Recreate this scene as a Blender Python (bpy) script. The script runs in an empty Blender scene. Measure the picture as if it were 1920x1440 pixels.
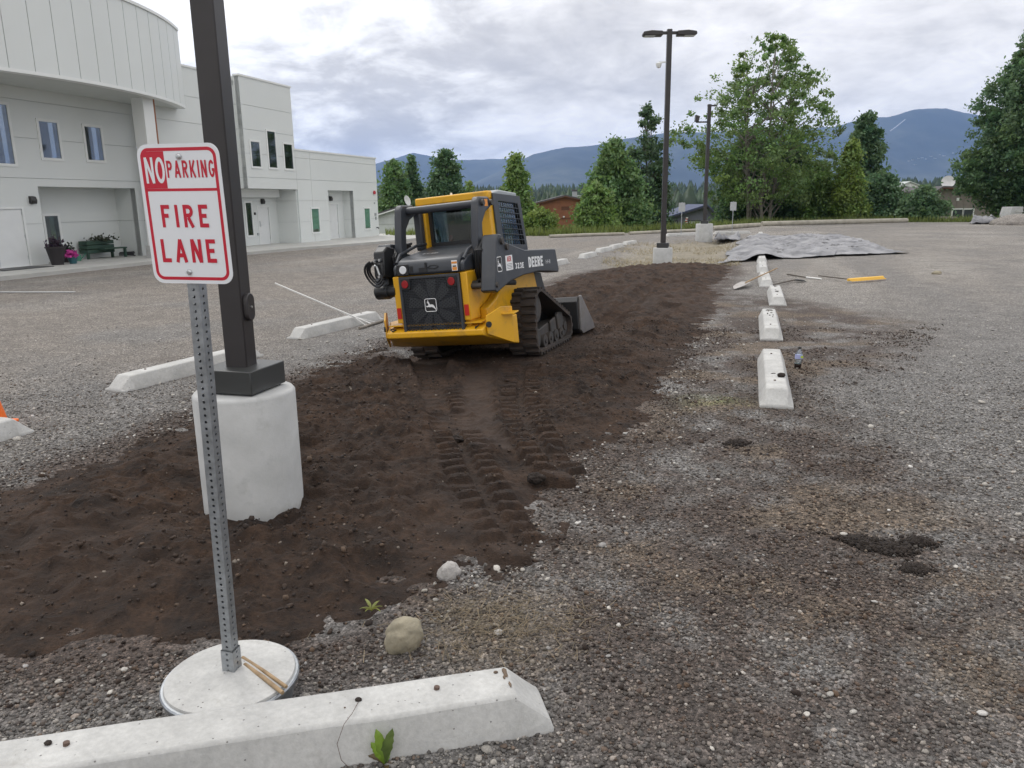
import bpy, math, random
import numpy as np
from mathutils import Matrix, Vector

# ------------------------------------------------------------------ camera, sky, sun, exposure
SC = bpy.context.scene
COL = SC.collection
F, PITCH, ROLL, H = 1442.0, math.radians(13.2), math.radians(0.8), 1.95   # focal length in photo pixels (1920 wide)
_f = np.array([0, math.cos(PITCH), -math.sin(PITCH)])
_r0 = np.array([1.0, 0, 0]); _u0 = np.cross(_r0, _f)
_r = math.cos(ROLL) * _r0 - math.sin(ROLL) * _u0
_u = math.sin(ROLL) * _r0 + math.cos(ROLL) * _u0
CAM = np.array([0, 0, H])
cd = bpy.data.cameras.new('camera'); cam = bpy.data.objects.new('camera', cd); COL.objects.link(cam)
m = Matrix.Identity(4)
for i in range(3):
    m[i][0], m[i][1], m[i][2], m[i][3] = _r[i], _u[i], -_f[i], CAM[i]
cam.matrix_world = m
cd.sensor_width = 36; cd.sensor_fit = 'HORIZONTAL'; cd.lens = F / 1920 * 36
cd.clip_start = 0.05; cd.clip_end = 60000
SC.camera = cam

SUN_EL, SUN_AZ = math.radians(52), math.radians(-35)     # azimuth from +Y towards +X
W = bpy.data.worlds.new('World'); SC.world = W; W.use_nodes = True
nt = W.node_tree; nt.nodes.clear()
def wn(t, **k):
    n = nt.nodes.new(t)
    for a, b in k.items(): setattr(n, a, b)
    return n
def wm(op, a, b=None, c=None):
    n = wn('ShaderNodeMath', operation=op)
    for i, v in enumerate((a, b, c)):
        if v is None: continue
        if isinstance(v, (int, float)): n.inputs[i].default_value = v
        else: nt.links.new(v, n.inputs[i])
    return n.outputs[0]
def wramp(fac, stops):
    n = wn('ShaderNodeValToRGB'); nt.links.new(fac, n.inputs[0]); e = n.color_ramp.elements
    for i, (p, c) in enumerate(stops):
        x = e[i] if i < 2 else e.new(p)
        x.position = p; x.color = (c[0], c[1], c[2], 1)
    return n.outputs[0]
def wnoise(vec, scale, detail, rough, dist=0.0):
    n = wn('ShaderNodeTexNoise'); nt.links.new(vec, n.inputs['Vector'])
    n.inputs['Scale'].default_value = scale; n.inputs['Detail'].default_value = detail
    n.inputs['Roughness'].default_value = rough; n.inputs['Distortion'].default_value = dist
    return n.outputs[0]
def wmix(fac, a, b, blend='MIX'):
    n = wn('ShaderNodeMix', data_type='RGBA', blend_type=blend)
    if isinstance(fac, (int, float)): n.inputs[0].default_value = fac
    else: nt.links.new(fac, n.inputs[0])
    for s, v in ((6, a), (7, b)):
        if isinstance(v, tuple): n.inputs[s].default_value = (*v, 1)
        else: nt.links.new(v, n.inputs[s])
    return n.outputs[2]
tc = wn('ShaderNodeTexCoord'); sx = wn('ShaderNodeSeparateXYZ'); nt.links.new(tc.outputs['Generated'], sx.inputs[0])
zz = wm('ADD', wm('MAXIMUM', sx.outputs[2], 0.0), 0.30)       # a flat layer of cloud seen in perspective
cv = wn('ShaderNodeCombineXYZ')
nt.links.new(wm('DIVIDE', sx.outputs[0], zz), cv.inputs[0]); nt.links.new(wm('DIVIDE', sx.outputs[1], zz), cv.inputs[1])
cv.inputs[2].default_value = 3.7
big = wnoise(cv.outputs[0], 1.15, 9, 0.52, 0.5)
mid = wnoise(cv.outputs[0], 3.6, 8, 0.55, 0.6)
fine = wnoise(cv.outputs[0], 9.0, 6, 0.6, 0.2)
mixn = wm('ADD', wm('ADD', wm('MULTIPLY', big, 0.48), wm('MULTIPLY', mid, 0.33)), wm('MULTIPLY', fine, 0.19))
cloud = wramp(mixn, [(0.36, (0.60, 0.585, 0.58)), (0.44, (0.78, 0.76, 0.745)), (0.51, (0.97, 0.945, 0.92)), (0.58, (1.15, 1.125, 1.09)), (0.67, (1.42, 1.40, 1.35))])
# the thin, bright place in the cloud to the left
gd = np.array([-0.205, 0.960, 0.19]); gd /= np.linalg.norm(gd)
dp = wn('ShaderNodeVectorMath', operation='DOT_PRODUCT'); nt.links.new(tc.outputs['Generated'], dp.inputs[0]); dp.inputs[1].default_value = tuple(gd)
lobe = wramp(dp.outputs['Value'], [(0.965, (0, 0, 0)), (0.998, (1, 1, 1))])
thin = wm('MULTIPLY', lobe, wramp(mixn, [(0.40, (0.05,) * 3), (0.53, (1, 1, 1))]))
cloud = wmix(wm('MULTIPLY', thin, 0.8), cloud, (1.5, 1.5, 1.48))
# overcast skies grow brighter towards the zenith
up = wm('ADD', 0.98, wm('MULTIPLY', wm('MAXIMUM', sx.outputs[2], 0.0), 0.85))
sc3 = wn('ShaderNodeVectorMath', operation='SCALE'); nt.links.new(cloud, sc3.inputs[0]); nt.links.new(up, sc3.inputs['Scale'])
sky = wn('ShaderNodeTexSky', sky_type='NISHITA', sun_disc=False)
sky.sun_elevation = SUN_EL; sky.sun_rotation = SUN_AZ
skys = wn('ShaderNodeVectorMath', operation='SCALE'); nt.links.new(sky.outputs[0], skys.inputs[0]); skys.inputs['Scale'].default_value = 0.08
fin = wmix(0.97, skys.outputs[0], sc3.outputs[0])
bg = wn('ShaderNodeBackground'); nt.links.new(fin, bg.inputs[0]); bg.inputs[1].default_value = 1.0
wo = wn('ShaderNodeOutputWorld'); nt.links.new(bg.outputs[0], wo.inputs[0])

sl = bpy.data.lights.new('sun', 'SUN'); sl.energy = 1.1; sl.angle = math.radians(22); sl.color = (1, 0.97, 0.93)
so = bpy.data.objects.new('sun', sl); COL.objects.link(so)
sdir = Vector((math.sin(SUN_AZ) * math.cos(SUN_EL), math.cos(SUN_AZ) * math.cos(SUN_EL), math.sin(SUN_EL)))
so.rotation_euler = sdir.to_track_quat('Z', 'Y').to_euler(); so.location = (0, 0, 40)
SC.view_settings.view_transform = 'Standard'; SC.view_settings.look = 'None'
SC.view_settings.exposure = 0.02; SC.view_settings.gamma = 1.0
SC.cycles.use_denoising = True
SC.cycles.max_bounces = 6; SC.cycles.transparent_max_bounces = 12; SC.cycles.volume_bounces = 1

# ------------------------------------------------------------------ helpers
rnd = random.Random(7)
RNG = np.random.default_rng(11)

def ray(px, py): return _f + _r * (px - 960) / F - _u * (py - 720) / F
def gp(px, py, z=0.0):
    d = ray(px, py); return CAM + d * ((z - H) / d[2])
def atY(px, py, y):
    d = ray(px, py); return CAM + d * (y / d[1])

def _hash(ix, iy, s):
    n = ix * 374761393 + iy * 668265263 + s * 1442695041
    n = (n ^ (n >> 13)) * 1274126177
    return ((n ^ (n >> 16)) & 0xffff) / 65535.0
def vn(x, y, s=0):
    x = np.asarray(x, float); y = np.asarray(y, float)
    ix = np.floor(x).astype(np.int64); iy = np.floor(y).astype(np.int64)
    fx = x - ix; fy = y - iy; fx = fx * fx * (3 - 2 * fx); fy = fy * fy * (3 - 2 * fy)
    a = _hash(ix, iy, s); b = _hash(ix + 1, iy, s); c = _hash(ix, iy + 1, s); d = _hash(ix + 1, iy + 1, s)
    return (a * (1 - fx) + b * fx) * (1 - fy) + (c * (1 - fx) + d * fx) * fy
def fbm(x, y, s=0, o=4):
    t = 0; a = .5; n = 0
    for k in range(o):
        t = t + a * vn(x * 2 ** k + 17.3 * k, y * 2 ** k - 9.1 * k, s + k); n += a; a *= .5
    return t / n
def ss(a, b, x):
    t = np.clip((x - a) / (b - a), 0, 1); return t * t * (3 - 2 * t)
def poly_sd(poly, x, y):                      # signed distance to a polygon, positive inside
    poly = np.asarray(poly, float); d = np.full(x.shape, 1e9); ins = np.zeros(x.shape, bool)
    for i in range(len(poly)):
        ax, ay = poly[i]; bx, by = poly[(i + 1) % len(poly)]
        ex, ey = bx - ax, by - ay
        t = np.clip(((x - ax) * ex + (y - ay) * ey) / (ex * ex + ey * ey + 1e-12), 0, 1)
        d = np.minimum(d, np.hypot(x - ax - t * ex, y - ay - t * ey))
        c = ((ay > y) != (by > y)) & (x < ex * (y - ay) / (ey if abs(ey) > 1e-12 else 1e-12) + ax)
        ins ^= c
    return np.where(ins, d, -d)

def link(o, parent=None):
    COL.objects.link(o)
    if parent is not None: o.parent = parent
    return o
def tag(o, label=None, cat=None, group=None, kind=None):
    if label: o['label'] = label
    if cat: o['category'] = cat
    if group: o['group'] = group
    if kind: o['kind'] = kind
    return o
def thing(name, label, cat, loc=(0, 0, 0), rz=0.0, group=None):
    o = bpy.data.objects.new(name, None); COL.objects.link(o)
    o.empty_display_size = .2; o.location = loc; o.rotation_euler = (0, 0, rz)
    return tag(o, label, cat, group)
def copy_tree(o, parent=None):
    c = o.copy(); COL.objects.link(c); c.parent = parent
    for ch in list(o.children): copy_tree(ch, c)
    return c
def fast_mesh(name, V, Fc, mat=None, smooth=False, cols=None):
    me = bpy.data.meshes.new(name); V = np.asarray(V, np.float32); Fc = np.asarray(Fc, np.int32); k = Fc.shape[1]
    me.vertices.add(len(V)); me.vertices.foreach_set('co', V.ravel())
    me.loops.add(Fc.size); me.loops.foreach_set('vertex_index', Fc.ravel())
    me.polygons.add(len(Fc)); me.polygons.foreach_set('loop_start', np.arange(0, Fc.size, k, dtype=np.int32))
    me.update(calc_edges=True)
    if smooth: me.polygons.foreach_set('use_smooth', np.ones(len(Fc), bool))
    if cols is not None:
        at = me.color_attributes.new('col', 'FLOAT_COLOR', 'POINT')
        c4 = np.ones((len(V), 4), np.float32); c4[:, :3] = cols; at.data.foreach_set('color', c4.ravel())
    if mat: me.materials.append(mat)
    return me

class MB:
    """collects shapes; build() links them as ONE mesh object"""
    def __init__(s): s.v = []; s.f = []
    def add(s, vs, fs):
        o = len(s.v); s.v += [tuple(map(float, p)) for p in vs]; s.f += [[i + o for i in q] for q in fs]; return s
    def box(s, x0, x1, y0, y1, z0, z1, M=None):
        vs = [(x, y, z) for z in (z0, z1) for y in (y0, y1) for x in (x0, x1)]
        if M is not None: vs = [M @ Vector(p) for p in vs]
        return s.add(vs, [(0, 2, 3, 1), (4, 5, 7, 6), (0, 1, 5, 4), (2, 6, 7, 3), (0, 4, 6, 2), (1, 3, 7, 5)])
    def prism(s, poly, a0, a1, axis='x', M=None):
        """poly: points in the two other axes, in order (y,z) for x, (x,z) for y, (x,y) for z"""
        def P(a, p): return {'x': (a, p[0], p[1]), 'y': (p[0], a, p[1]), 'z': (p[0], p[1], a)}[axis]
        n = len(poly); vs = [P(a0, p) for p in poly] + [P(a1, p) for p in poly]
        if M is not None: vs = [M @ Vector(p) for p in vs]
        fs = [list(range(n))[::-1], list(range(n, 2 * n))] + [(i, (i + 1) % n, n + (i + 1) % n, n + i) for i in range(n)]
        return s.add(vs, fs)
    def ring(s, outer, inner, a0, a1, axis='x'):
        def P(a, p): return {'x': (a, p[0], p[1]), 'y': (p[0], a, p[1]), 'z': (p[0], p[1], a)}[axis]
        n = len(outer)
        vs = [P(a0, p) for p in outer] + [P(a0, p) for p in inner] + [P(a1, p) for p in outer] + [P(a1, p) for p in inner]
        fs = []
        for i in range(n):
            j = (i + 1) % n
            fs += [(i, j, n + j, n + i), (2 * n + i, 3 * n + i, 3 * n + j, 2 * n + j), (i, 2 * n + i, 2 * n + j, j), (n + i, n + j, 3 * n + j, 3 * n + i)]
        return s.add(vs, fs)
    def cyl(s, p0, p1, r0, r1=None, n=16, caps=True):
        r1 = r0 if r1 is None else r1
        p0, p1 = Vector(p0), Vector(p1); d = (p1 - p0).normalized()
        a = d.orthogonal().normalized(); b = d.cross(a)
        vs = [p + r * (math.cos(2 * math.pi * i / n) * a + math.sin(2 * math.pi * i / n) * b) for p, r in ((p0, r0), (p1, r1)) for i in range(n)]
        fs = [(i, (i + 1) % n, n + (i + 1) % n, n + i) for i in range(n)]
        if caps: fs += [list(range(n))[::-1], list(range(n, 2 * n))]
        return s.add(vs, fs)
    def tube(s, pts, r, n=8, caps=True):
        pts = [Vector(p) for p in pts]; R = [float(q) for q in r] if isinstance(r, (list, tuple)) else [float(r)] * len(pts)
        vs = []; ref = None
        for i, p in enumerate(pts):
            d = (pts[min(i + 1, len(pts) - 1)] - pts[max(i - 1, 0)]).normalized()
            a = d.orthogonal().normalized() if ref is None else (ref - ref.dot(d) * d).normalized()
            ref = a; b = d.cross(a)
            vs += [p + R[i] * (math.cos(2 * math.pi * k / n) * a + math.sin(2 * math.pi * k / n) * b) for k in range(n)]
        fs = [(i * n + k, i * n + (k + 1) % n, (i + 1) * n + (k + 1) % n, (i + 1) * n + k) for i in range(len(pts) - 1) for k in range(n)]
        if caps: fs += [list(range(n))[::-1], list(range((len(pts) - 1) * n, len(pts) * n))]
        return s.add(vs, fs)
    def lathe(s, prof, n=32, c=(0, 0, 0)):
        vs = [(c[0] + r * math.cos(2 * math.pi * i / n), c[1] + r * math.sin(2 * math.pi * i / n), c[2] + z) for r, z in prof for i in range(n)]
        fs = [(k * n + i, k * n + (i + 1) % n, (k + 1) * n + (i + 1) % n, (k + 1) * n + i) for k in range(len(prof) - 1) for i in range(n)]
        fs += [list(range(n))[::-1], list(range((len(prof) - 1) * n, len(prof) * n))]
        return s.add(vs, fs)
    def mesh(s, name, mat):
        me = bpy.data.meshes.new(name); me.from_pydata(s.v, [], s.f)
        import bmesh
        bm = bmesh.new(); bm.from_mesh(me); bmesh.ops.recalc_face_normals(bm, faces=bm.faces); bm.to_mesh(me); bm.free()
        if mat: me.materials.append(mat)
        return me
    def build(s, name, mat, parent=None, bevel=0.0, smooth=False, seg=2):
        me = s.mesh(name, mat); o = bpy.data.objects.new(name, me); link(o, parent)
        if smooth: me.shade_smooth(); me.set_sharp_from_angle(angle=math.radians(40))
        if bevel:
            b = o.modifiers.new('bevel', 'BEVEL'); b.width = bevel; b.segments = seg; b.limit_method = 'ANGLE'; b.angle_limit = math.radians(35)
            me.shade_smooth(); me.set_sharp_from_angle(angle=math.radians(40))
        return o
def inst(name, me, parent, loc=(0, 0, 0), rot=(0, 0, 0)):
    o = bpy.data.objects.new(name, me); link(o, parent); o.location = loc; o.rotation_euler = rot; return o

# ------------------------------------------------------------------ materials
MATS = {}
class NG:
    def __init__(s, name):
        s.m = bpy.data.materials.new(name); s.m.use_nodes = True; s.t = s.m.node_tree; s.t.nodes.clear()
        s.out = s.n('ShaderNodeOutputMaterial'); s.b = s.n('ShaderNodeBsdfPrincipled'); s.L(s.b.outputs[0], s.out.inputs[0])
    def n(s, t, **k):
        x = s.t.nodes.new(t)
        for a, b in k.items(): setattr(x, a, b)
        return x
    def L(s, a, b): s.t.links.new(a, b)
    def coord(s, kind='Object'):
        if kind == 'World': return s.n('ShaderNodeNewGeometry').outputs['Position']
        return s.n('ShaderNodeTexCoord').outputs[kind]
    def noise(s, vec, scale, detail=4, rough=.55, dist=0.):
        x = s.n('ShaderNodeTexNoise'); s.L(vec, x.inputs['Vector']); x.inputs['Scale'].default_value = scale
        x.inputs['Detail'].default_value = detail; x.inputs['Roughness'].default_value = rough; x.inputs['Distortion'].default_value = dist
        return x.outputs[0]
    def voro(s, vec, scale, feature='F1', rand=1.0):
        x = s.n('ShaderNodeTexVoronoi', feature=feature); s.L(vec, x.inputs['Vector']); x.inputs['Scale'].default_value = scale
        x.inputs['Randomness'].default_value = rand; return x
    def ramp(s, fac, stops):
        x = s.n('ShaderNodeValToRGB'); s.L(fac, x.inputs[0]); e = x.color_ramp.elements
        for i, (p, c) in enumerate(stops):
            q = e[i] if i < 2 else e.new(p)
            c = (c,) * 3 if isinstance(c, (int, float)) else c
            q.position = p; q.color = (*c, 1)
        return x.outputs[0]
    def mix(s, fac, a, b, blend='MIX'):
        x = s.n('ShaderNodeMix', data_type='RGBA', blend_type=blend)
        if isinstance(fac, (int, float)): x.inputs[0].default_value = fac
        else: s.L(fac, x.inputs[0])
        for k, v in ((6, a), (7, b)):
            if isinstance(v, tuple): x.inputs[k].default_value = (*v, 1)
            else: s.L(v, x.inputs[k])
        return x.outputs[2]
    def math(s, op, a, b):
        x = s.n('ShaderNodeMath', operation=op)
        for i, v in enumerate((a, b)):
            if isinstance(v, (int, float)): x.inputs[i].default_value = v
            else: s.L(v, x.inputs[i])
        return x.outputs[0]
    def attr(s, name): return s.n('ShaderNodeAttribute', attribute_name=name).outputs['Color']
    def bump(s, h, strength, dist=.01, prev=None):
        x = s.n('ShaderNodeBump'); x.inputs['Strength'].default_value = strength; x.inputs['Distance'].default_value = dist
        s.L(h, x.inputs['Height'])
        if prev is not None: s.L(prev, x.inputs['Normal'])
        return x.outputs[0]
    def set(s, col=None, rough=None, metal=None, normal=None, **k):
        for nm, v in (('Base Color', col), ('Roughness', rough), ('Metallic', metal), ('Normal', normal), *k.items()):
            if v is None: continue
            if isinstance(v, tuple): s.b.inputs[nm].default_value = (*v, 1) if len(v) == 3 else v
            elif isinstance(v, (int, float)): s.b.inputs[nm].default_value = v
            else: s.L(v, s.b.inputs[nm])
        return s.m

def mat(name, col, rough=.6, metal=0., var=.12, scale=3., bump=.1, bscale=90., bdist=.004, dirt=None, dirt_lo=.52, dirt_hi=.72, dscale=2.5, **k):
    """plain painted / cast surface: slight tone variation, fine relief, optional dirt in patches"""
    g = NG(name); co = g.coord()
    nz = g.noise(co, scale, 6)
    c = g.mix(g.ramp(nz, [(.3, 0), (.7, 1)]), tuple(x * (1 - var) for x in col), tuple(min(1, x * (1 + var)) for x in col))
    if dirt:
        c = g.mix(g.ramp(g.noise(co, dscale, 8, .65), [(dirt_lo, 0), (dirt_hi, .8)]), c, dirt)
    n = g.bump(g.noise(co, bscale, 3), bump, bdist) if bump else None
    MATS[name] = g.set(c, rough, metal, n, **k); return MATS[name]
def glass(name, tint=(.75, .85, .82), alpha=.35, rough=.04):
    g = NG(name); t = g.n('ShaderNodeBsdfTransparent'); t.inputs[0].default_value = (*tint, 1)
    gl = g.n('ShaderNodeBsdfGlossy'); gl.inputs['Roughness'].default_value = rough; gl.inputs[0].default_value = (.9, .95, 1, 1)
    lw = g.n('ShaderNodeLayerWeight'); lw.inputs[0].default_value = .5; fr = g.math('ADD', g.math('MULTIPLY', g.math('POWER', lw.outputs['Facing'], 5.0), .9), .035)
    mx = g.n('ShaderNodeMixShader'); g.L(g.math('ADD', fr, alpha * .25), mx.inputs[0]); g.L(t.outputs[0], mx.inputs[1]); g.L(gl.outputs[0], mx.inputs[2])
    g.L(mx.outputs[0], g.out.inputs[0]); MATS[name] = g.m; return g.m

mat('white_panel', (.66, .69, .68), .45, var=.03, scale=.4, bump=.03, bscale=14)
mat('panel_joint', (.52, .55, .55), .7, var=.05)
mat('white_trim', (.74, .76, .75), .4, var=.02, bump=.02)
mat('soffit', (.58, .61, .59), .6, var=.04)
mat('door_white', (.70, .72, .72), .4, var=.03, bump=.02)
mat('walk', (.42, .42, .40), .85, var=.12, scale=1.2, bump=.2, bscale=60)
g = NG('concrete'); P = g.coord('Object')
c = g.mix(g.ramp(g.noise(P, 4, 8, .65), [(.32, 0), (.68, 1)]), (.38, .38, .37), (.52, .52, .505)); c = g.mix(1.0, c, g.ramp(g.noise(P, 45, 5, .7), [(.3, .86), (.7, 1.08)]), 'MULTIPLY')
c = g.mix(g.ramp(g.noise(P, 7, 8, .7), [(.60, 0), (.78, .7)]), c, (.27, .255, .23))
pit = g.voro(P, 42); r_ = g.n('ShaderNodeRGBToBW'); g.L(pit.outputs['Color'], r_.inputs[0]); pm = g.math('MULTIPLY', g.ramp(r_.outputs[0], [(.72, 0), (.76, 1)]), g.ramp(pit.outputs['Distance'], [(.10, 1), (.17, 0)]))
c = g.mix(g.math('MULTIPLY', pm, .8), c, (.12, .115, .11)); g.set(c, .88, normal=g.bump(g.math('SUBTRACT', g.math('MULTIPLY', g.noise(P, 90, 4, .7), .5), pm), .5, .006)); MATS['concrete'] = g.m
mat('concrete_base', (.42, .425, .42), .8, var=.13, scale=4.5, bump=.4, bscale=60, dirt=(.27, .27, .26), dirt_lo=.56, dirt_hi=.8, dscale=5)
mat('bronze', (.028, .025, .026), .42, var=.2, bump=.05, bscale=200)
mat('black_cover', (.035, .037, .037), .38, var=.15, bump=.05)
mat('galv', (.34, .36, .38), .42, metal=.75, var=.2, scale=30, bump=.08, bscale=60)
mat('zinc', (.55, .57, .58), .28, metal=.9, var=.1)
mat('sign_white', (.74, .76, .79), .35, var=.02, bump=0)
mat('sign_red', (.52, .012, .035), .35, var=.05, bump=0)
mat('sign_back', (.42, .44, .45), .45, metal=.5, var=.08)
mat('wood_stick', (.30, .21, .12), .8, var=.35, scale=14, bump=.5, bscale=40)
mat('bark_grey', (.17, .155, .135), .9, var=.35, scale=4, bump=.6, bscale=14, bdist=.03)
mat('timber', (.33, .31, .26), .9, var=.25, scale=2, bump=.5, bscale=20)
mat('loader_yellow', (.70, .37, .012), .38, var=.06, scale=3, bump=.03, dirt=(.19, .125, .06), dirt_lo=.52, dirt_hi=.80, dscale=4.5)
mat('loader_grey', (.036, .041, .050), .40, var=.12, scale=3, bump=.05, dirt=(.09, .085, .08), dirt_lo=.56, dirt_hi=.86, dscale=3)
mat('loader_black', (.014, .015, .017), .45, var=.15, bump=.1)
mat('rubber', (.034, .029, .027), .85, var=.3, scale=8, bump=.6, bscale=50, bdist=.01, dirt=(.075, .052, .04), dirt_lo=.42, dirt_hi=.66, dscale=6)
mat('track_steel', (.06, .058, .056), .55, metal=.3, var=.2, bump=.2, dirt=(.075, .055, .042), dirt_lo=.45, dirt_hi=.7, dscale=8)
mat('bucket_steel', (.25, .24, .235), .42, metal=.6, var=.25, scale=5, bump=.15, dirt=(.1, .07, .05), dirt_lo=.5, dirt_hi=.75, dscale=5)
mat('roof_grey', (.33, .36, .38), .45, var=.06)
mat('white_print', (.78, .79, .80), .5, var=.02, bump=0)
mat('orange_print', (.75, .28, .04), .5, var=.02, bump=0)
mat('red_lens', (.30, .006, .010), .25, var=.1, bump=.2, bscale=300)
mat('red_reflector', (.50, .02, .012), .3, var=.1, bump=.2, bscale=300)
mat('lamp_lens', (.72, .74, .76), .15, var=.05, bump=.1)
mat('fan', (.15, .16, .165), .6, var=.1)
mat('seat', (.02, .02, .022), .8)
mat('cone_orange', (.85, .16, .015), .5, var=.05)
mat('yellow_plastic', (.80, .48, .07), .5, var=.1)
mat('white_handle', (.72, .72, .70), .45, var=.04)
mat('shovel_steel', (.40, .38, .36), .4, metal=.5, var=.2, dirt=(.2, .15, .12))
mat('dark_handle', (.09, .075, .06), .7, var=.3)
mat('rake_head', (.20, .18, .155), .7, metal=.2, var=.3)
mat('boulder', (.29, .26, .19), .85, var=.22, scale=9, bump=.7, bscale=26, bdist=.012, dirt=(.20, .165, .11), dirt_lo=.5, dirt_hi=.7, dscale=12)
mat('pale_rock', (.36, .345, .33), .9, var=.25, scale=20, bump=1, bscale=50, bdist=.012)
mat('green_planter', (.028, .065, .045), .6, var=.15)
mat('dark_pot', (.022, .018, .020), .5, var=.15)
mat('teal_pot', (.03, .10, .12), .4)
mat('green_can', (.06, .22, .15), .5)
mat('pink_flower', (.62, .06, .30), .7, var=.3, scale=30)
mat('copper', (.28, .11, .05), .6)
mat('wall_lamp', (.03, .03, .03), .5)
mat('alarm_red', (.45, .03, .05), .5)
mat('brown_siding', (.235, .095, .05), .8, var=.12, scale=2)
mat('brown_trim', (.12, .05, .03), .8)
mat('roof_dark', (.09, .085, .09), .85, var=.2, scale=6)
mat('roof_blue', (.055, .07, .13), .8, var=.15)
mat('blue_siding', (.17, .175, .22), .8, var=.08)
mat('blue_trim', (.05, .05, .07), .7)
mat('taupe_siding', (.21, .185, .165), .85, var=.1)
mat('white_siding', (.52, .54, .55), .7, var=.05)
mat('window_dark', (.03, .04, .045), .1, var=.2, bump=0)
mat('garage_pale', (.42, .46, .45), .6)
mat('far_white', (.6, .6, .6), .7)
mat('snow', (.45, .46, .48), .8)
glass('cab_glass', (.46, .53, .52), .25); glass('pane_glass', (.46, .50, .53), .45); glass('green_pane', (.93, .98, .96), .3)
glass('bottle_clear', (.75, .8, .8), .4)
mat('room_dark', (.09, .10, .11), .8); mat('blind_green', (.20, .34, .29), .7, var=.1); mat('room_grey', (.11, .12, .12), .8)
mat('bottle_drink', (.015, .008, .006), .2); mat('bottle_label', (.35, .38, .62), .5); mat('bottle_label_green', (.45, .60, .06), .5); mat('bottle_cap', (.02, .02, .02), .5)
mat('clod_dark', (.026, .019, .015), .95, var=.4, scale=20, bump=1., bscale=60, bdist=.02)
mat('mud', (.13, .095, .068), .95, var=.4, scale=30, bump=.8, bscale=80)
mat('rebar', (.10, .065, .05), .8)

def leaf_mat(name, trans=.35):
    g = NG(name); c = g.attr('col'); hs = g.n('ShaderNodeHueSaturation'); g.L(c, hs.inputs['Color'])
    d = g.n('ShaderNodeBsdfDiffuse'); g.L(c, d.inputs[0])
    t = g.n('ShaderNodeBsdfTranslucent'); hs.inputs['Value'].default_value = 1.4; hs.inputs['Hue'].default_value = .485; g.L(hs.outputs[0], t.inputs[0])
    gl = g.n('ShaderNodeBsdfGlossy'); gl.inputs['Roughness'].default_value = .45; gl.inputs[0].default_value = (.6, .65, .6, 1)
    m1 = g.n('ShaderNodeMixShader'); m1.inputs[0].default_value = trans; g.L(d.outputs[0], m1.inputs[1]); g.L(t.outputs[0], m1.inputs[2])
    m2 = g.n('ShaderNodeMixShader'); m2.inputs[0].default_value = .05; g.L(m1.outputs[0], m2.inputs[1]); g.L(gl.outputs[0], m2.inputs[2])
    g.L(m2.outputs[0], g.out.inputs[0]); MATS[name] = g.m
leaf_mat('leaves')
g = NG('stones'); P = g.coord('World')
g.set(g.mix(1.0, g.attr('col'), g.ramp(g.noise(P, 160, 4, .6), [(.3, .65), (.7, 1.25)]), 'MULTIPLY'), .85, normal=g.bump(g.noise(P, 350, 3), .35, .003)); MATS['stones'] = g.m
# packed gravel: the mean tone comes from the sheet ('col'), the single stones from cells
g = NG('gravel'); P = g.coord('World'); base = g.attr('col')
v1 = g.voro(P, 62); v2 = g.voro(P, 24); v3 = g.voro(P, 140)
def cell_tone(v, stops):
    r = g.n('ShaderNodeRGBToBW'); g.L(v.outputs['Color'], r.inputs[0]); return g.ramp(r.outputs[0], stops)
t1 = cell_tone(v1, [(.12, .45), (.45, .85), (.7, 1.2), (.9, 2.1)])
t3 = cell_tone(v3, [(.2, .6), (.8, 1.4)])
t2 = cell_tone(v2, [(.80, 0), (.86, 1)])
big_st = g.math('MULTIPLY', t2, g.ramp(v2.outputs['Distance'], [(.22, 1), (.34, 0)]))
c = g.mix(1.0, base, t1, 'MULTIPLY'); c = g.mix(1.0, c, t3, 'MULTIPLY')
c = g.mix(g.math('MULTIPLY', big_st, .55), c, (.40, .39, .37))
c = g.mix(1.0, c, g.ramp(g.noise(P, 2.2, 6, .6), [(.3, .8), (.7, 1.18)]), 'MULTIPLY')
h = g.math('ADD', g.ramp(v1.outputs['Distance'], [(0, 1), (.6, 0)]), g.math('MULTIPLY', g.ramp(v3.outputs['Distance'], [(0, 1), (.6, 0)]), .4))
h = g.math('ADD', h, g.math('MULTIPLY', big_st, .8))
g.set(c, .92, normal=g.bump(h, .8, .012)); MATS['gravel'] = g.m
# loose dark top soil
g = NG('soil'); P = g.coord('World')
n1 = g.noise(P, 3.0, 8, .65); n2 = g.noise(P, 26, 8, .7); n3 = g.noise(P, 110, 5, .7)
c = g.mix(g.ramp(n1, [(.36, 0), (.66, 1)]), (.027, .0150, .0092), (.088, .048, .027))
c = g.mix(1.0, c, g.ramp(n2, [(.3, .45), (.7, 1.55)]), 'MULTIPLY')
c = g.mix(g.math('MULTIPLY', g.attr('col'), .85), c, (.115, .078, .060))
vs_ = g.voro(P, 48); rb = g.n('ShaderNodeRGBToBW'); g.L(vs_.outputs['Color'], rb.inputs[0])
speck = g.math('MULTIPLY', g.ramp(rb.outputs[0], [(.90, 0), (.93, 1)]), g.ramp(vs_.outputs['Distance'], [(.12, 1), (.2, 0)]))
c = g.mix(g.math('MULTIPLY', speck, .6), c, (.24, .21, .185))
hh = g.math('ADD', g.math('MULTIPLY', n2, 1.0), g.math('MULTIPLY', n3, .7))
g.set(c, .95, normal=g.bump(hh, 1.0, .07)); MATS['soil'] = g.m

# ------------------------------------------------------------------ ground, soil bed, gravel
GRID = math.radians(17.3)                                   # the lot, its islands and the building share this bearing
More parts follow.
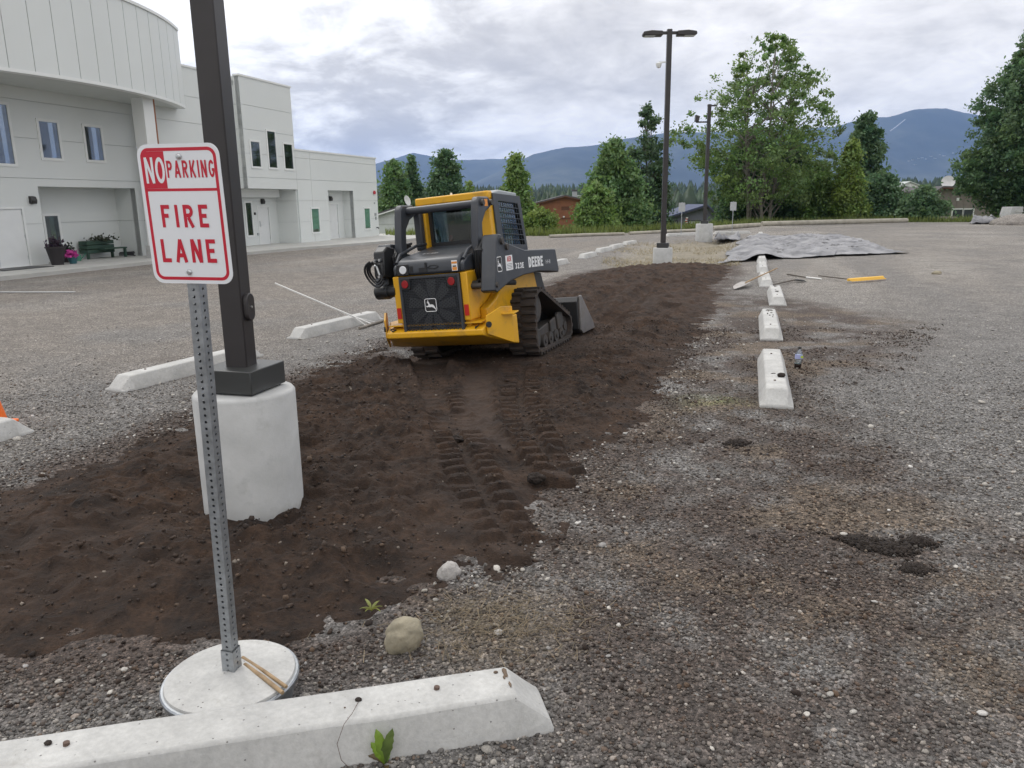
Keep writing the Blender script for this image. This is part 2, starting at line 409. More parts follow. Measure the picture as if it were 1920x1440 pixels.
# the loader stands tilted on the soil: its frame is needed for the soil under it
LH, LR = math.radians(22), math.radians(5)
L_fw = np.array([math.sin(LH), math.cos(LH), 0]); _rt0 = np.array([math.cos(LH), -math.sin(LH), 0])
L_rt = _rt0 * math.cos(LR) + np.array([0, 0, 1]) * math.sin(LR); L_up = np.cross(L_rt, L_fw)
L_O = gp(1012, 671, .10) - L_rt * .90 + L_fw * .78

def poly_px(pts, z=.04): return [tuple(gp(x, y, z)[:2]) for x, y in pts]
SOIL = poly_px([(-420, 1120), (0, 925), (110, 872), (220, 848), (330, 803), (430, 745), (570, 700), (640, 678), (745, 640), (900, 580),
                (1030, 532), (1085, 514), (1130, 504), (1230, 497), (1362, 494), (1368, 508), (1340, 530), (1345, 560), (1310, 620),
                (1250, 690), (1222, 755), (1195, 800), (1095, 822), (1045, 862), (1015, 915), (965, 985), (890, 1050), (820, 1085),
                (760, 1118), (690, 1165), (600, 1180), (300, 1197), (0, 1212), (-300, 1240)])
STRAW = poly_px([(1120, 500), (1205, 455), (1390, 447), (1362, 497)])
SMEAR = poly_px([(1215, 700), (1330, 545), (1500, 560), (1720, 600), (1640, 680), (1480, 720), (1560, 830), (1760, 900), (1990, 1080),
                 (2050, 1400), (1500, 1480), (1180, 1330), (1040, 1130), (990, 1010), (1190, 800)])
DEBRIS = poly_px([(780, 1120), (1000, 1080), (1060, 1150), (1010, 1240), (850, 1230)])
EDGE_AZ = np.radians([-180, -14, -8.5, 5.6, 12, 17.9, 25, 32.7, 60, 180])
EDGE_R = np.array([70, 62, 49.0, 47.5, 56, 68, 73, 73, 78, 80])
def lot_out(x, y): return np.hypot(x, y) - np.interp(np.arctan2(x, y), EDGE_AZ, EDGE_R)
def ground_h(x, y):
    o = lot_out(x, y)
    h = .03 * (fbm(x * .35, y * .35, 3, 3) - .5) + .012 * (fbm(x * 2.5, y * 2.5, 5, 3) - .5)
    h = h * (1 - ss(30, 60, np.hypot(x, y)))
    h = h - .20 * ss(.25, .8, poly_sd(SOIL, x, y)) - .18 * ss(-.2, 1.2, poly_sd(STRAW, x, y))
    return h - 3.2 * ss(2, 26, o) - 4 * ss(60, 400, o)

def track_paths():
    A = [gp(*p, .06)[:2] for p in ((990, 664), (978, 700), (975, 750), (990, 800), (1020, 845), (1060, 880))]
    B = [gp(*p, .06)[:2] for p in ((800, 668), (815, 710), (838, 770), (862, 830), (893, 900), (930, 965), (972, 1012))]
    Cc = [gp(*p, .06)[:2] for p in ((1105, 640), (1150, 600), (1200, 560), (1240, 530))]
    D = [gp(*p, .06)[:2] for p in ((1085, 600), (1120, 570), (1165, 540))]
    return [A, B, Cc, D]
TRACKS = track_paths()
def along(path, x, y):
    best = np.full(x.shape, 1e9); sa = np.zeros(x.shape); acc = 0.
    for (ax, ay), (bx, by) in zip(path[:-1], path[1:]):
        ex, ey = bx - ax, by - ay; l = math.hypot(ex, ey)
        t = ((x - ax) * ex + (y - ay) * ey) / (l * l); tcl = np.clip(t, 0, 1)
        d = np.hypot(x - ax - tcl * ex, y - ay - tcl * ey); sg = np.sign(ex * (y - ay) - ey * (x - ax))
        u = d < np.abs(best); best = np.where(u, d * sg, best); sa = np.where(u, acc + tcl * l, sa); acc += l
    return best, sa
def soil_h(x, y):
    sd = poly_sd(SOIL, x, y)
    e = sd + .30 * (fbm(x * 1.6, y * 1.6, 21, 4) - .5) + .13 * (fbm(x * 7, y * 7, 23, 3) - .5)
    e = e + .02; body = ss(-.40, .95, e)
    lump = .10 * (fbm(x * 1.1, y * 1.1, 31, 4) - .5) + .11 * (fbm(x * 4.2, y * 4.2, 33, 4) - .5) + .06 * (fbm(x * 13, y * 13, 35, 3) - .5)
    lump = lump + .05 * ss(.52, .66, fbm(x * 5.5, y * 7, 37, 3)) * (fbm(x * 20, y * 20, 39, 2))
    ridge = (1 - np.abs(2 * fbm(x * 2.3, y * 3.4, 41, 3) - 1)) ** 5 * .05
    press = np.zeros(x.shape); lug = np.zeros(x.shape); smear = np.zeros(x.shape)
    for k, pth in enumerate(TRACKS):
        d, s = along(pth, x, y)
        s = s + .05 * (fbm(x * 3, y * 3, 53 + k, 2) - .5); wob = .05 * (fbm(s * 3, s * 0, 51 + k, 2) - .5)
        ins = ss(.225, .175, np.abs(d + wob)); keep = (.50, .12)[k == 1] + (.50, .75)[k == 1] * ss(.33, (.55, .66)[k == 1], fbm(x * 2.1, y * 2.1, 61 + k, 3))
        press = np.maximum(press, ins)
        half = np.where(d > 0, .0, .07)
        bar = ss(-.15, .45, np.sin((s + half) * 2 * math.pi / .15)) * ss(.02, .05, np.abs(d))
        lug = np.where(ins > .01, bar * ins * keep, lug)
        smear = np.maximum(smear, ins * (1 - bar) * ss(.02, .05, np.abs(d)) * (.05 + .55 * fbm(x * 3, y * 3, 71, 3)))
        rim = np.exp(-((np.abs(d) - .26) / .05) ** 2) * .022; ridge = ridge + rim * (fbm(x * 5, y * 5, 77, 2))
    # a scraped smooth strip between the tracks
    d, s = along([gp(*p, .06)[:2] for p in ((905, 690), (890, 750), (898, 815), (925, 835))], x, y)
    sc_ = ss(.22, .10, np.abs(d)) * ss(.25, .55, fbm(x * 2.2, y * 5, 81, 3) + .12)
    sc_ = sc_ * (.55 + .6 * fbm(x * 16, y * 2.5, 83, 3)); press = np.maximum(press, sc_ * .9); smear = np.maximum(smear, sc_ * .8)
    h = -.045 + .135 * body + (lump + ridge) * (1 - .85 * press) * (.45 + .55 * ss(.1, .7, e)) - .045 * press * ss(.35, 1.0, e) + .03 * press * ss(.6, .1, e) + .062 * lug
    # under and around the loader the soil is pressed to its tilt
    lx = (x - L_O[0]) * _rt0[0] + (y - L_O[1]) * _rt0[1]; ly = (x - L_O[0]) * L_fw[0] + (y - L_O[1]) * L_fw[1]
    q = np.maximum(np.abs(lx) - .95, np.maximum(np.abs(ly + .1) - .75, 0))
    wl = ss(.7, .0, q)
    h = h * (1 - wl) + (L_O[2] + math.tan(LR) * np.clip(lx, -1.2, 1.2) + .25 * lump) * wl
    h = h - .25 * ss(-.25, -.6, e) - .075 * np.exp(-(((x + 1.69) ** 2 + (y - 4.60) ** 2) / .30))
    return h, e, np.clip(smear, 0, 1)

def axis_coords(parts):
    out = []
    for a, b, st in parts: out.append(np.arange(a, b - 1e-6, st))
    out.append([parts[-1][1]]); return np.concatenate(out)
def grow(a, b, s0, k=1.18):
    out = [a]; s = s0
    while out[-1] < b: out.append(out[-1] + s); s *= k
    return np.array(out[1:])
gx = axis_coords([(-6, 9, .07)]); gx = np.concatenate([-6 - grow(0, 11300, .07, 1.16)[::-1], gx, 9 + grow(0, 11300, .07, 1.16)])
gy = axis_coords([(1.2, 11, .07), (11, 26, .14), (26, 60, .4)]); gy = np.concatenate([1.2 - grow(0, 500, .3, 1.3)[::-1], gy, 60 + grow(0, 11200, .6, 1.16)])
X, Y = np.meshgrid(gx, gy); x, y = X.ravel(), Y.ravel()
nx, ny = len(gx), len(gy)
idx = np.arange(nx * ny).reshape(ny, nx)
quads = np.stack([idx[:-1, :-1], idx[:-1, 1:], idx[1:, 1:], idx[1:, :-1]], -1).reshape(-1, 4)
def ground_colour(x, y):
    r = np.hypot(x, y); o = lot_out(x, y); sd = poly_sd(SOIL, x, y)
    u_ = x * math.sin(GRID) + y * math.cos(GRID); v_ = x * math.cos(GRID) - y * math.sin(GRID)
    n = fbm(x * .5, y * .5, 91, 4); n2 = fbm(x * 2.4, y * 2.4, 93, 4); n3 = fbm(v_ * .9, u_ * .16, 95, 4)
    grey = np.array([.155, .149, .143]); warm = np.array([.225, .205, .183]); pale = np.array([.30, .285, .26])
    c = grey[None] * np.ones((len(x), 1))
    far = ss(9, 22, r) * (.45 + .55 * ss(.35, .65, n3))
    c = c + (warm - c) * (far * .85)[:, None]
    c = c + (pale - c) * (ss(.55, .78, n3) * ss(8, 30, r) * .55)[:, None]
    # driven lanes left of the island are browner
    lane = ss(-.5, 2.5, -(v_ + 5.2)) * ss(.3, .6, n); c = c + (np.array([.20, .175, .15]) - c) * (lane * .6)[:, None]
    dirt = np.array([.058, .040, .031]); tan = np.array([.125, .095, .068])
    sm = poly_sd(SMEAR, x, y)
    k = ss(-.8, .4, sm + 1.1 * (n - .5)) * ss(.30, .56, .6 * n2 + .4 * fbm(x * 6, y * 6, 97, 3))
    k = np.maximum(k, ss(-.7, .0, sd + .6 * (n2 - .5)) * ss(.28, .52, n2))
    k = np.maximum(k, .9 * ss(.66, .78, fbm(x * 1.3, y * 1.3, 99, 4)) * ss(14, 5, r))
    c = c + (dirt - c) * (k * .88)[:, None]
    kt = ss(.56, .70, fbm(x * 1.5, y * 2.2, 103, 3)) * ss(-.3, .5, sm); c = c + (tan - c) * (kt * .8)[:, None]
    kd = ss(-.15, .15, poly_sd(DEBRIS, x, y) + .3 * (n2 - .5)); c = c + (np.array([.135, .105, .075]) - c) * (kd * .65)[:, None]
    ks = ss(-.3, .8, poly_sd(STRAW, x, y) + .9 * (n2 - .5)); c = c + (np.array([.25, .222, .165]) - c) * (ks * .85)[:, None]
    # a patch of thin yellow-green weeds next to the bare gravel
    g0 = gp(1335, 752); kg = np.exp(-(((x - g0[0]) / .28) ** 2 + ((y - g0[1]) / .35) ** 2)) * ss(.4, .6, n2); c = c + (np.array([.17, .19, .07]) - c) * (kg * .7)[:, None]
    kgr = ss(-1.0, 1.5, o + 1.6 * (n2 - .5)); gr = np.array([.105, .135, .045]) * (.7 + .6 * n2)[:, None]
    c = c + (gr - c) * kgr[:, None]
    kf = ss(150, 400, o); c = c + (np.array([.03, .05, .025]) - c) * kf[:, None]
    return np.clip(c, .005, 1)
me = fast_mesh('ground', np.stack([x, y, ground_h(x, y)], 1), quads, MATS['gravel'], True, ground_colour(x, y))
ground = bpy.data.objects.new('ground', me); link(ground); tag(ground, 'grey gravel parking lot ground with patches of brown dirt', 'ground', kind='structure')

sxs = axis_coords([(-6.2, -1.7, .05), (-1.7, 1.3, .0175), (1.3, 7.6, .055)])
sys_ = axis_coords([(2.7, 4.6, .026), (4.6, 9.8, .0175), (9.8, 14, .05), (14, 25.5, .085)])
X, Y = np.meshgrid(sxs, sys_); x, y = X.ravel(), Y.ravel(); hz, es, smr = soil_h(x, y)
idx = np.arange(len(x)).reshape(len(sys_), len(sxs))
q = np.stack([idx[:-1, :-1], idx[:-1, 1:], idx[1:, 1:], idx[1:, :-1]], -1).reshape(-1, 4)
q = q[(es[q] > -.5).any(1)]
used = np.unique(q); remap = np.full(len(x), -1); remap[used] = np.arange(len(used))
dry = ss(.45, .7, fbm(x * .8, y * .8, 111, 4)) * .22
me = fast_mesh('soil_bed', np.stack([x, y, hz], 1)[used], remap[q], MATS['soil'], True, np.clip(np.maximum(smr * .9, dry), 0, 1)[used][:, None] * np.ones((1, 3)))
soil = bpy.data.objects.new('soil_bed', me); link(soil)
tag(soil, 'dark brown topsoil spread in the island with track prints', 'soil', kind='structure')

def ico(sub=0):
    t = (1 + 5 ** .5) / 2
    V = np.array([(-1, t, 0), (1, t, 0), (-1, -t, 0), (1, -t, 0), (0, -1, t), (0, 1, t), (0, -1, -t), (0, 1, -t), (t, 0, -1), (t, 0, 1), (-t, 0, -1), (-t, 0, 1)], float)
    V /= np.linalg.norm(V[0])
    Fc = [(0, 11, 5), (0, 5, 1), (0, 1, 7), (0, 7, 10), (0, 10, 11), (1, 5, 9), (5, 11, 4), (11, 10, 2), (10, 7, 6), (7, 1, 8), (3, 9, 4), (3, 4, 2), (3, 2, 6), (3, 6, 8), (3, 8, 9), (4, 9, 5), (2, 4, 11), (6, 2, 10), (8, 6, 7), (9, 8, 1)]
    for _ in range(sub):
        V = list(map(tuple, V)); mid = {}; nf = []
        def mp(a, b):
            k = (min(a, b), max(a, b))
            if k not in mid:
                p = (np.array(V[a]) + np.array(V[b])) / 2; V.append(tuple(p / np.linalg.norm(p))); mid[k] = len(V) - 1
            return mid[k]
        for a, b, c in Fc:
            ab, bc, ca = mp(a, b), mp(b, c), mp(c, a); nf += [(a, ab, ca), (b, bc, ab), (c, ca, bc), (ab, bc, ca)]
        V = np.array(V); Fc = nf
    return np.array(V), np.array(Fc)
OCT = (np.array([(1, 0, 0), (-1, 0, 0), (0, 1, 0), (0, -1, 0), (0, 0, 1), (0, 0, -1)], float), np.array([(0, 2, 4), (2, 1, 4), (1, 3, 4), (3, 0, 4), (2, 0, 5), (1, 2, 5), (3, 1, 5), (0, 3, 5)]))
def scatter(name, pos, rad, cols, proto, flat=.62, jit=.25, smooth=False, sink=.25):
    """many small stones as one mesh"""
    PV, PF = proto; n = len(pos); k = len(PV)
    V = PV[None] * (1 + jit * (RNG.random((n, k, 1)) - .5) * 2)
    st = np.stack([.75 + .5 * RNG.random(n), .75 + .5 * RNG.random(n), flat * (.7 + .6 * RNG.random(n))], 1)
    V = V * st[:, None]
    a = RNG.random(n) * 6.283; ca, sa = np.cos(a)[:, None], np.sin(a)[:, None]
    tl = (RNG.random(n) - .5) * .9; ct, st_ = np.cos(tl)[:, None], np.sin(tl)[:, None]
    vx, vy, vz = V[..., 0], V[..., 1], V[..., 2]
    vx, vz = vx * ct - vz * st_, vx * st_ + vz * ct
    vx, vy = vx * ca - vy * sa, vx * sa + vy * ca
    V = np.stack([vx, vy, vz], -1) * rad[:, None, None] + pos[:, None]
    V[..., 2] += (rad * flat * (1 - sink * 2))[:, None]
    Fc = (PF[None] + (np.arange(n) * k)[:, None, None]).reshape(-1, 3)
    me = fast_mesh(name, V.reshape(-1, 3), Fc, MATS['stones'], smooth, np.repeat(cols, k, 0))
    o = bpy.data.objects.new(name, me); link(o); return o
def in_view(x, y, mrg=.12):
    return np.abs(x) < y * (.69 + mrg) + .2
def stone_cols(n, pal, w):
    c = np.array(pal)[RNG.choice(len(pal), n, p=np.array(w) / sum(w))]; return c * (.75 + .5 * RNG.random((n, 1)))
PAL = [(.115, .112, .108), (.18, .176, .17), (.27, .26, .24), (.40, .385, .36), (.16, .125, .10), (.07, .06, .055)]
OBST = [(-1.144, 2.742, .27), (-1.69, 4.72, .32)]
def gravel_field(y0, y1, dens, r0, r1, proto, nm, lab):
    A = 1.62 * (y1 * y1 - y0 * y0) / 2; n = int(A * dens)
    yy = np.sqrt(y0 ** 2 + RNG.random(n) * (y1 ** 2 - y0 ** 2)); xx = (RNG.random(n) * 2 - 1) * yy * .81
    sd = poly_sd(SOIL, xx, yy); sm = poly_sd(SMEAR, xx, yy)
    dn = fbm(xx * 1.4, yy * 1.4, 93, 4)
    keep = (sd < -.02 - .16 * RNG.random(n)) & in_view(xx, yy) & (RNG.random(n) < .45 + .9 * dn - .25 * ss(-.3, .6, sm) * ss(.5, .7, dn))
    if y1 > 5: keep &= RNG.random(n) < ss(y1, y1 * .45, yy)
    for ox, oy, r in OBST: keep &= np.hypot(xx - ox, yy - oy) > r
    xx, yy = xx[keep], yy[keep]; n = len(xx)
    rad = np.exp(RNG.normal(math.log((r0 * r1) ** .5), .42, n)); rad = np.clip(rad, r0 * .6, r1 * 1.6)
    z = ground_h(xx, yy)
    base = ground_colour(xx + RNG.normal(size=n) * .13, yy + RNG.normal(size=n) * .16); c = stone_cols(n, PAL, [3.4, 4, 2.2, .7, 1.0, 1.2])
    bl = base.mean(1) / .165; c = c * (np.clip(bl, .35, 1.3) ** .75)[:, None] * np.array([1, 1, 1]) 
    tint = base / base.mean(1, keepdims=True); c = c * tint ** .7
    o = scatter(nm, np.stack([xx, yy, z], 1), rad, c, proto); tag(o, lab, 'gravel', kind='stuff')
gravel_field(1.75, 3.9, 4700, .0036, .0085, ico(0), 'gravel', 'loose crushed grey gravel around the nearest wheel stop')
gravel_field(3.9, 10.5, 2000, .0048, .0100, OCT, 'gravel', 'loose grey gravel on the lot beside the dark soil')
# bigger pale river pebbles lying on the gravel
n = 9000; yy = np.sqrt(1.9 ** 2 + RNG.random(n) * (13 ** 2 - 1.9 ** 2)); xx = (RNG.random(n) * 2 - 1) * yy * .8
sd = poly_sd(SOIL, xx, yy); edge = np.exp(-((sd + .25) / .3) ** 2)
k = (sd < .02) & (RNG.random(n) < .13 + .6 * edge)
for ox, oy, r in OBST: k &= np.hypot(xx - ox, yy - oy) > r
xx, yy = xx[k], yy[k]; n = len(xx)
o = scatter('pebbles', np.stack([xx, yy, ground_h(xx, yy)], 1), np.clip(np.exp(RNG.normal(math.log(.0098), .42, n)), .005, .028), stone_cols(n, [(.42, .40, .365), (.33, .31, .28), (.50, .485, .46), (.27, .26, .25)], [3, 3, 1, 2]), ico(1), .55, .16, True, .12)
tag(o, 'pale rounded pebbles scattered over the gravel', 'pebbles', kind='stuff')
# clods of soil on the bed, its rim and the smeared gravel
n = 90000; yy = np.sqrt(2.7 ** 2 + RNG.random(n) * (12 ** 2 - 2.7 ** 2)); xx = (RNG.random(n) * 2 - 1) * yy * .8
sd = poly_sd(SOIL, xx, yy); sm = poly_sd(SMEAR, xx, yy); nn = fbm(xx * 2.4, yy * 2.4, 93, 4); n4 = fbm(xx * 1.2, yy * 1.2, 121, 3)
hz, es, smr = soil_h(xx, yy)
inside = (sd > .05) & (RNG.random(n) < .30 + 1.1 * (n4 - .4)) & (smr < .25)
rim = (sd > -.6) & (sd <= .05) & (RNG.random(n) < .85 * ss(-.6, .0, sd)); spill = (sm > -.4) & (sd < -.2) & (nn > .50) & (RNG.random(n) < .30 + .4 * (nn > .58))
k = inside | rim | spill
for ox, oy, r in OBST: k &= np.hypot(xx - ox, yy - oy) > r
z = np.maximum(np.where(es > -.4, hz, -1), ground_h(xx, yy))
xx, yy, z = xx[k], yy[k], z[k]; n = len(xx)
o = scatter('soil_clods', np.stack([xx, yy, z], 1), np.clip(np.exp(RNG.normal(math.log(.0062), .45, n)), .003, .020), stone_cols(n, [(.022, .0135, .0095), (.046, .028, .018), (.090, .058, .037), (.19, .16, .13)], [4, 3, 1.2, .25]), ico(0), .8, .45, False, .35)
tag(o, 'crumbs and clods of dark soil on the bed', 'clods', kind='stuff')

# ------------------------------------------------------------------ white building (local x along the front, y into the building)
BO = gp(563.6, 455.5, .12); BO[2] = 0
BLD = thing('white_building', 'long white panelled building with curved canopy, square tower and low wing', 'building', tuple(BO), math.pi / 2 - GRID)
def cells(u0, u1, z0, z1, holes):
    us = sorted({u0, u1, *[min(max(a, u0), u1) for h in holes for a in h[:2]]}); zs = sorted({z0, z1, *[min(max(a, z0), z1) for h in holes for a in h[2:]]})
    out = []
    for a, b in zip(us[:-1], us[1:]):
        for c, d in zip(zs[:-1], zs[1:]):
            m_, n_ = (a + b) / 2, (c + d) / 2
            if not any(h[0] < m_ < h[1] and h[2] < n_ < h[3] for h in holes): out.append((a, b, c, d))
    return out
def flat_sheet(mapf, u0, u1, z0, z1, holes, t, name, m_, parent):
    """a plate t thick with openings; mapf(u, z, depth) gives the point"""
    mb = MB(); V = {}; cs = cells(u0, u1, z0, z1, holes)
    S = set()
    def vid(u, z, d):
        k = (round(u, 4), round(z, 4), d)
        if k not in V: V[k] = len(mb.v); mb.v.append(tuple(map(float, mapf(u, z, d))))
        return V[k]
    edges = {}
    for a, b, c, d in cs:
        ring = [(a, c), (b, c), (b, d), (a, d)]
        mb.f.append([vid(*p, 0) for p in ring])
        for p, q_ in zip(ring, ring[1:] + ring[:1]):
            if (q_, p) in edges: del edges[(q_, p)]
            else: edges[(p, q_)] = 1
    for p, q_ in edges: mb.f.append([vid(*q_, 0), vid(*p, 0), vid(*p, t), vid(*q_, t)])
    if not mb.f: return None
    return mb.build(name, m_, parent)
def wall(mapf, u0, u1, z0, z1, holes, zs, us=(), parent=BLD, mat_='white_panel'):
    """core wall with openings, faced with separate panels, joints open between them"""
    flat_sheet(lambda u, z, d: mapf(u, z, d + .035), u0, u1, z0, z1, holes, .2, 'wall_core', MATS['panel_joint'], parent)
    zz_ = [z0, *[z for z in zs if z0 < z < z1], z1]; uu = [u0, *[u for u in us if u0 < u < u1], u1]; gp_ = .008
    for a, b in zip(uu[:-1], uu[1:]):
        for c, d in zip(zz_[:-1], zz_[1:]):
            pa, pb, pc, pd = a + (gp_ if a > u0 else 0), b - (gp_ if b < u1 else 0), c + (gp_ if c > z0 else 0), d - (gp_ if d < z1 else 0)
            cuts = [h for h in holes if h[2] <= pc + 1e-6 and h[3] >= pd - 1e-6 and h[1] > pa and h[0] < pb]      # openings as tall as the panel part it
            runs = []; at_ = pa
            for h in sorted(cuts):
                if h[0] > at_: runs.append((at_, h[0]))
                at_ = max(at_, h[1])
            if at_ < pb: runs.append((at_, pb))
            for ra, rb_ in runs: flat_sheet(mapf, ra, rb_, pc, pd, holes, .034, 'wall_panel', MATS[mat_], parent)
front = lambda d0: (lambda u, z, d: (u, d0 + d, z))                 # a wall facing the lot
endl = lambda s0: (lambda v, z, d: (s0 + d, v, z))                  # a wall facing the near end (towards -x)
endr = lambda s0: (lambda v, z, d: (s0 - d, v, z))
def window(u0, u1, z0, z1, d0, glass_='pane_glass', back='room_dark', parent=BLD, blind=None):
    w = bpy.data.objects.new('window', MB().ring([(u0 - .05, z0 - .05), (u1 + .05, z0 - .05), (u1 + .05, z1 + .05), (u0 - .05, z1 + .05)], [(u0 + .04, z0 + .04), (u1 - .04, z0 + .04), (u1 - .04, z1 - .04), (u0 + .04, z1 - .04)], d0 - .035, d0 + .09, 'y').mesh('window', MATS['white_trim'])); link(w, parent)
    MB().box(u0 + .03, u1 - .03, d0 - .012, d0 - .004, z0 + .03, z1 - .03).build('pane', MATS[glass_], w)
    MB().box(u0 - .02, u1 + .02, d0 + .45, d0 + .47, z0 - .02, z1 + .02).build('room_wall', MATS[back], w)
    if blind: MB().box(u0 + .03, u1 - .03, d0 + .012, d0 + .022, z0 + .03 + blind * (z1 - z0), z1 - .03).build('blind', MATS['blind_green'], w)
    return w
def door(u0, u1, z0, z1, d0, double=False, parent=BLD):
    o = bpy.data.objects.new('door', MB().box(u0, u1, d0 + .02, d0 + .07, z0 + .01, z1).mesh('door', MATS['door_white'])); link(o, parent)
    MB().ring([(u0 - .07, z0 - .005), (u1 + .07, z0 - .005), (u1 + .07, z1 + .07), (u0 - .07, z1 + .07)], [(u0, z0 + .012), (u1, z0 + .012), (u1, z1), (u0, z1)], d0 - .02, d0 + .1, 'y').build('door_frame', MATS['white_trim'], o)
    um = (u0 + u1) / 2
    if double: MB().box(um - .012, um + .012, d0 + .012, d0 + .019, z0 + .02, z1 - .01).build('door_gap', MATS['panel_joint'], o)
    hx = (um - .1 if double else u0 + .1)
    MB().box(hx - .03, hx + .03, d0 - .004, d0 + .02, 1.0, 1.28).cyl((hx, d0 - .05, 1.08), (hx + .14, d0 - .05, 1.08), .012, n=6).build('door_handle', MATS['zinc'], o)
    for z in (.35, 1.05, 1.8): MB().cyl((u1 - .015, d0 + .012, z), (u1 - .015, d0 + .012, z + .11), .012, n=6).build('hinge', MATS['zinc'], o)
    return o
def wall_lamp(u, z, d):
    MB().prism([(d, z + .12), (d - .10, z + .10), (d - .15, z - .02), (d - .12, z - .14), (d, z - .14)], u - .11, u + .11, 'x').build('wall_lamp', MATS['wall_lamp'], BLD, bevel=.02)
GZ = .12
ZS = [1.18, 2.24, 3.30, 4.36, 5.42, 6.48]
# low wing
wall(front(0), .1, 8.95, GZ, 4.72, [(1.2, 2.0, .58, 1.86), (3.07, 5.9, GZ - .1, 2.8), (7.08, 7.86, .57, 1.82)], ZS, [1.44])
window(1.2, 2.0, .58, 1.86, 0, 'green_pane', blind=.12); window(7.08, 7.86, .57, 1.82, 0, 'green_pane', blind=.05)
wall(front(.69), 3.07, 5.9, GZ, 2.8, [(4.08, 5.2, GZ - .1, 2.05)], [2.24]); door(4.08, 5.2, GZ, 2.05, .69)
wall(endl(5.9), .01, .69, GZ, 2.8, [], ZS); wall(endr(3.07), .01, .69, GZ, 2.8, [], ZS)
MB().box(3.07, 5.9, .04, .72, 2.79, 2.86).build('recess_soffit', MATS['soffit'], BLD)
wall_lamp(4.42, 2.38, .69)
MB().box(.0, 9.0, -.04, .3, 4.72, 4.80).build('roof_edge', MATS['white_trim'], BLD)
wall(endr(8.95), .05, 14, GZ, 4.72, [], ZS); MB().box(.2, 8.8, .3, 14, 4.4, 4.6).build('roof', MATS['soffit'], BLD)
MB().cyl((8.5, -.02, 2.72), (8.5, -.09, 2.72), .11, n=16).build('alarm_bell', MATS['alarm_red'], BLD, smooth=True)
for b_ in ((8.45, 8.62, -.05, -.002, 1.35, 1.5), (8.52, 8.62, -.045, -.002, 1.1, 1.28), (8.45, 8.55, -.03, -.002, 2.05, 2.15)): MB().box(*b_).build('meter_box', MATS['sign_back'], BLD)
MB().tube([(8.62, -.01, .62), (8.62, -.12, .62), (8.62, -.16, .55)], .035, 8).build('hose_bib', MATS['wall_lamp'], BLD)
# tower with its overhang
wall(front(0), -4.0, .09, 2.8, 7.68, [(-3.6, -2.85, 3.76, 4.94), (-2.25, -1.53, 3.76, 5.5), (-.93, -.12, 3.76, 5.0)], ZS)
for a, b, c, g_, bk in ((-3.6, -2.85, 4.94, 'pane_glass', 'room_grey'), (-2.25, -1.53, 5.5, 'pane_glass', 'room_dark'), (-.93, -.12, 5.0, 'pane_glass', 'room_grey')): window(a, b, 3.76, c, 0, g_, bk)
wall(endl(-4.0), .01, .5, 2.8, 7.68, [], ZS); wall(endr(.09), .3, 9, 4.6, 7.68, [], ZS)
MB().box(-4.05, .14, -.04, .3, 7.68, 7.76).build('roof_edge', MATS['white_trim'], BLD)
MB().box(-4.0, .0, .3, 9, 7.3, 7.5).build('roof', MATS['soffit'], BLD)
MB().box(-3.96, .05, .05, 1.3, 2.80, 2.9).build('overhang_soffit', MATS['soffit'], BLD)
MB().box(-4.0, -.2, .9, 1.2, 2.42, 2.79).build('overhang_beam', MATS['white_trim'], BLD)
wall(front(1.25), -4.0, .0, GZ, 2.8, [(-2.66, -2.14, .57, 2.2), (-1.63, -.75, GZ - .1, 1.96)], [2.24])
window(-2.66, -2.14, .57, 2.2, 1.25, 'pane_glass', 'room_grey'); door(-1.63, -.75, GZ, 1.96, 1.25); wall_lamp(-1.25, 2.24, 1.25)
MB().box(-1.98, -1.88, 1.2, 1.248, 1.58, 1.70).build('keypad', MATS['wall_lamp'], BLD)
MB().box(-1.86, -1.74, 1.2, 1.248, .58, .70).build('keypad', MATS['sign_back'], BLD)
wall(endl(.0), .05, 1.25, GZ, 2.8, [], ZS)
# wall behind the light pole
wall(front(.45), -9.6, -4.0, GZ, 7.62, [], ZS); MB().box(-9.6, -4.05, .41, .75, 7.62, 7.70).build('roof_edge', MATS['white_trim'], BLD)
MB().box(-9.6, -4.1, .7, 9, 7.2, 7.4).build('roof', MATS['soffit'], BLD)
# tall front under the canopy
wall(front(1.0), -24, -9.55, GZ, 6.0, [(-17.0, -15.0, 3.4, 5.32), (-13.95, -13.13, 3.66, 4.93), (-12.05, -11.23, 3.68, 4.92), (-14.3, -9.9, GZ - .1, 2.74), (-17.2, -15.05, GZ - .1, 2.0)], [1.5, 3.0, 4.3, 5.5], [-20])
window(-17.0, -15.0, 3.4, 5.32, 1.0); window(-13.95, -13.13, 3.66, 4.93, 1.0); window(-12.05, -11.23, 3.68, 4.92, 1.0)
door(-17.2, -15.05, GZ, 2.0, 1.0, True); wall_lamp(-14.62, 2.3, 1.0)
wall(front(2.0), -14.3, -9.9, GZ, 2.74, [(-13.36, -12.72, .52, 1.78)], [1.5]); window(-13.36, -12.72, .52, 1.78, 2.0, 'pane_glass', 'room_dark')
wall(endl(-9.9), 1.01, 2.0, GZ, 2.74, [], [1.5]); wall(endr(-14.3), 1.01, 2.0, GZ, 2.74, [], [1.5])
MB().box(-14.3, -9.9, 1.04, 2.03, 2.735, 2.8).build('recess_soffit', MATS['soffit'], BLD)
MB().box(-11.02, -10.5, -.85, -.33, GZ + .45, 5.9).build('pier', MATS['white_trim'], BLD)
MB().box(-11.09, -10.43, -.92, -.26, GZ, GZ + .46).build('pier_foot', MATS['concrete_base'], BLD)
MB().tube([(-10.38, -.75, 5.9), (-10.38, -.75, .5)], .05, 8).build('downspout', MATS['copper'], BLD)
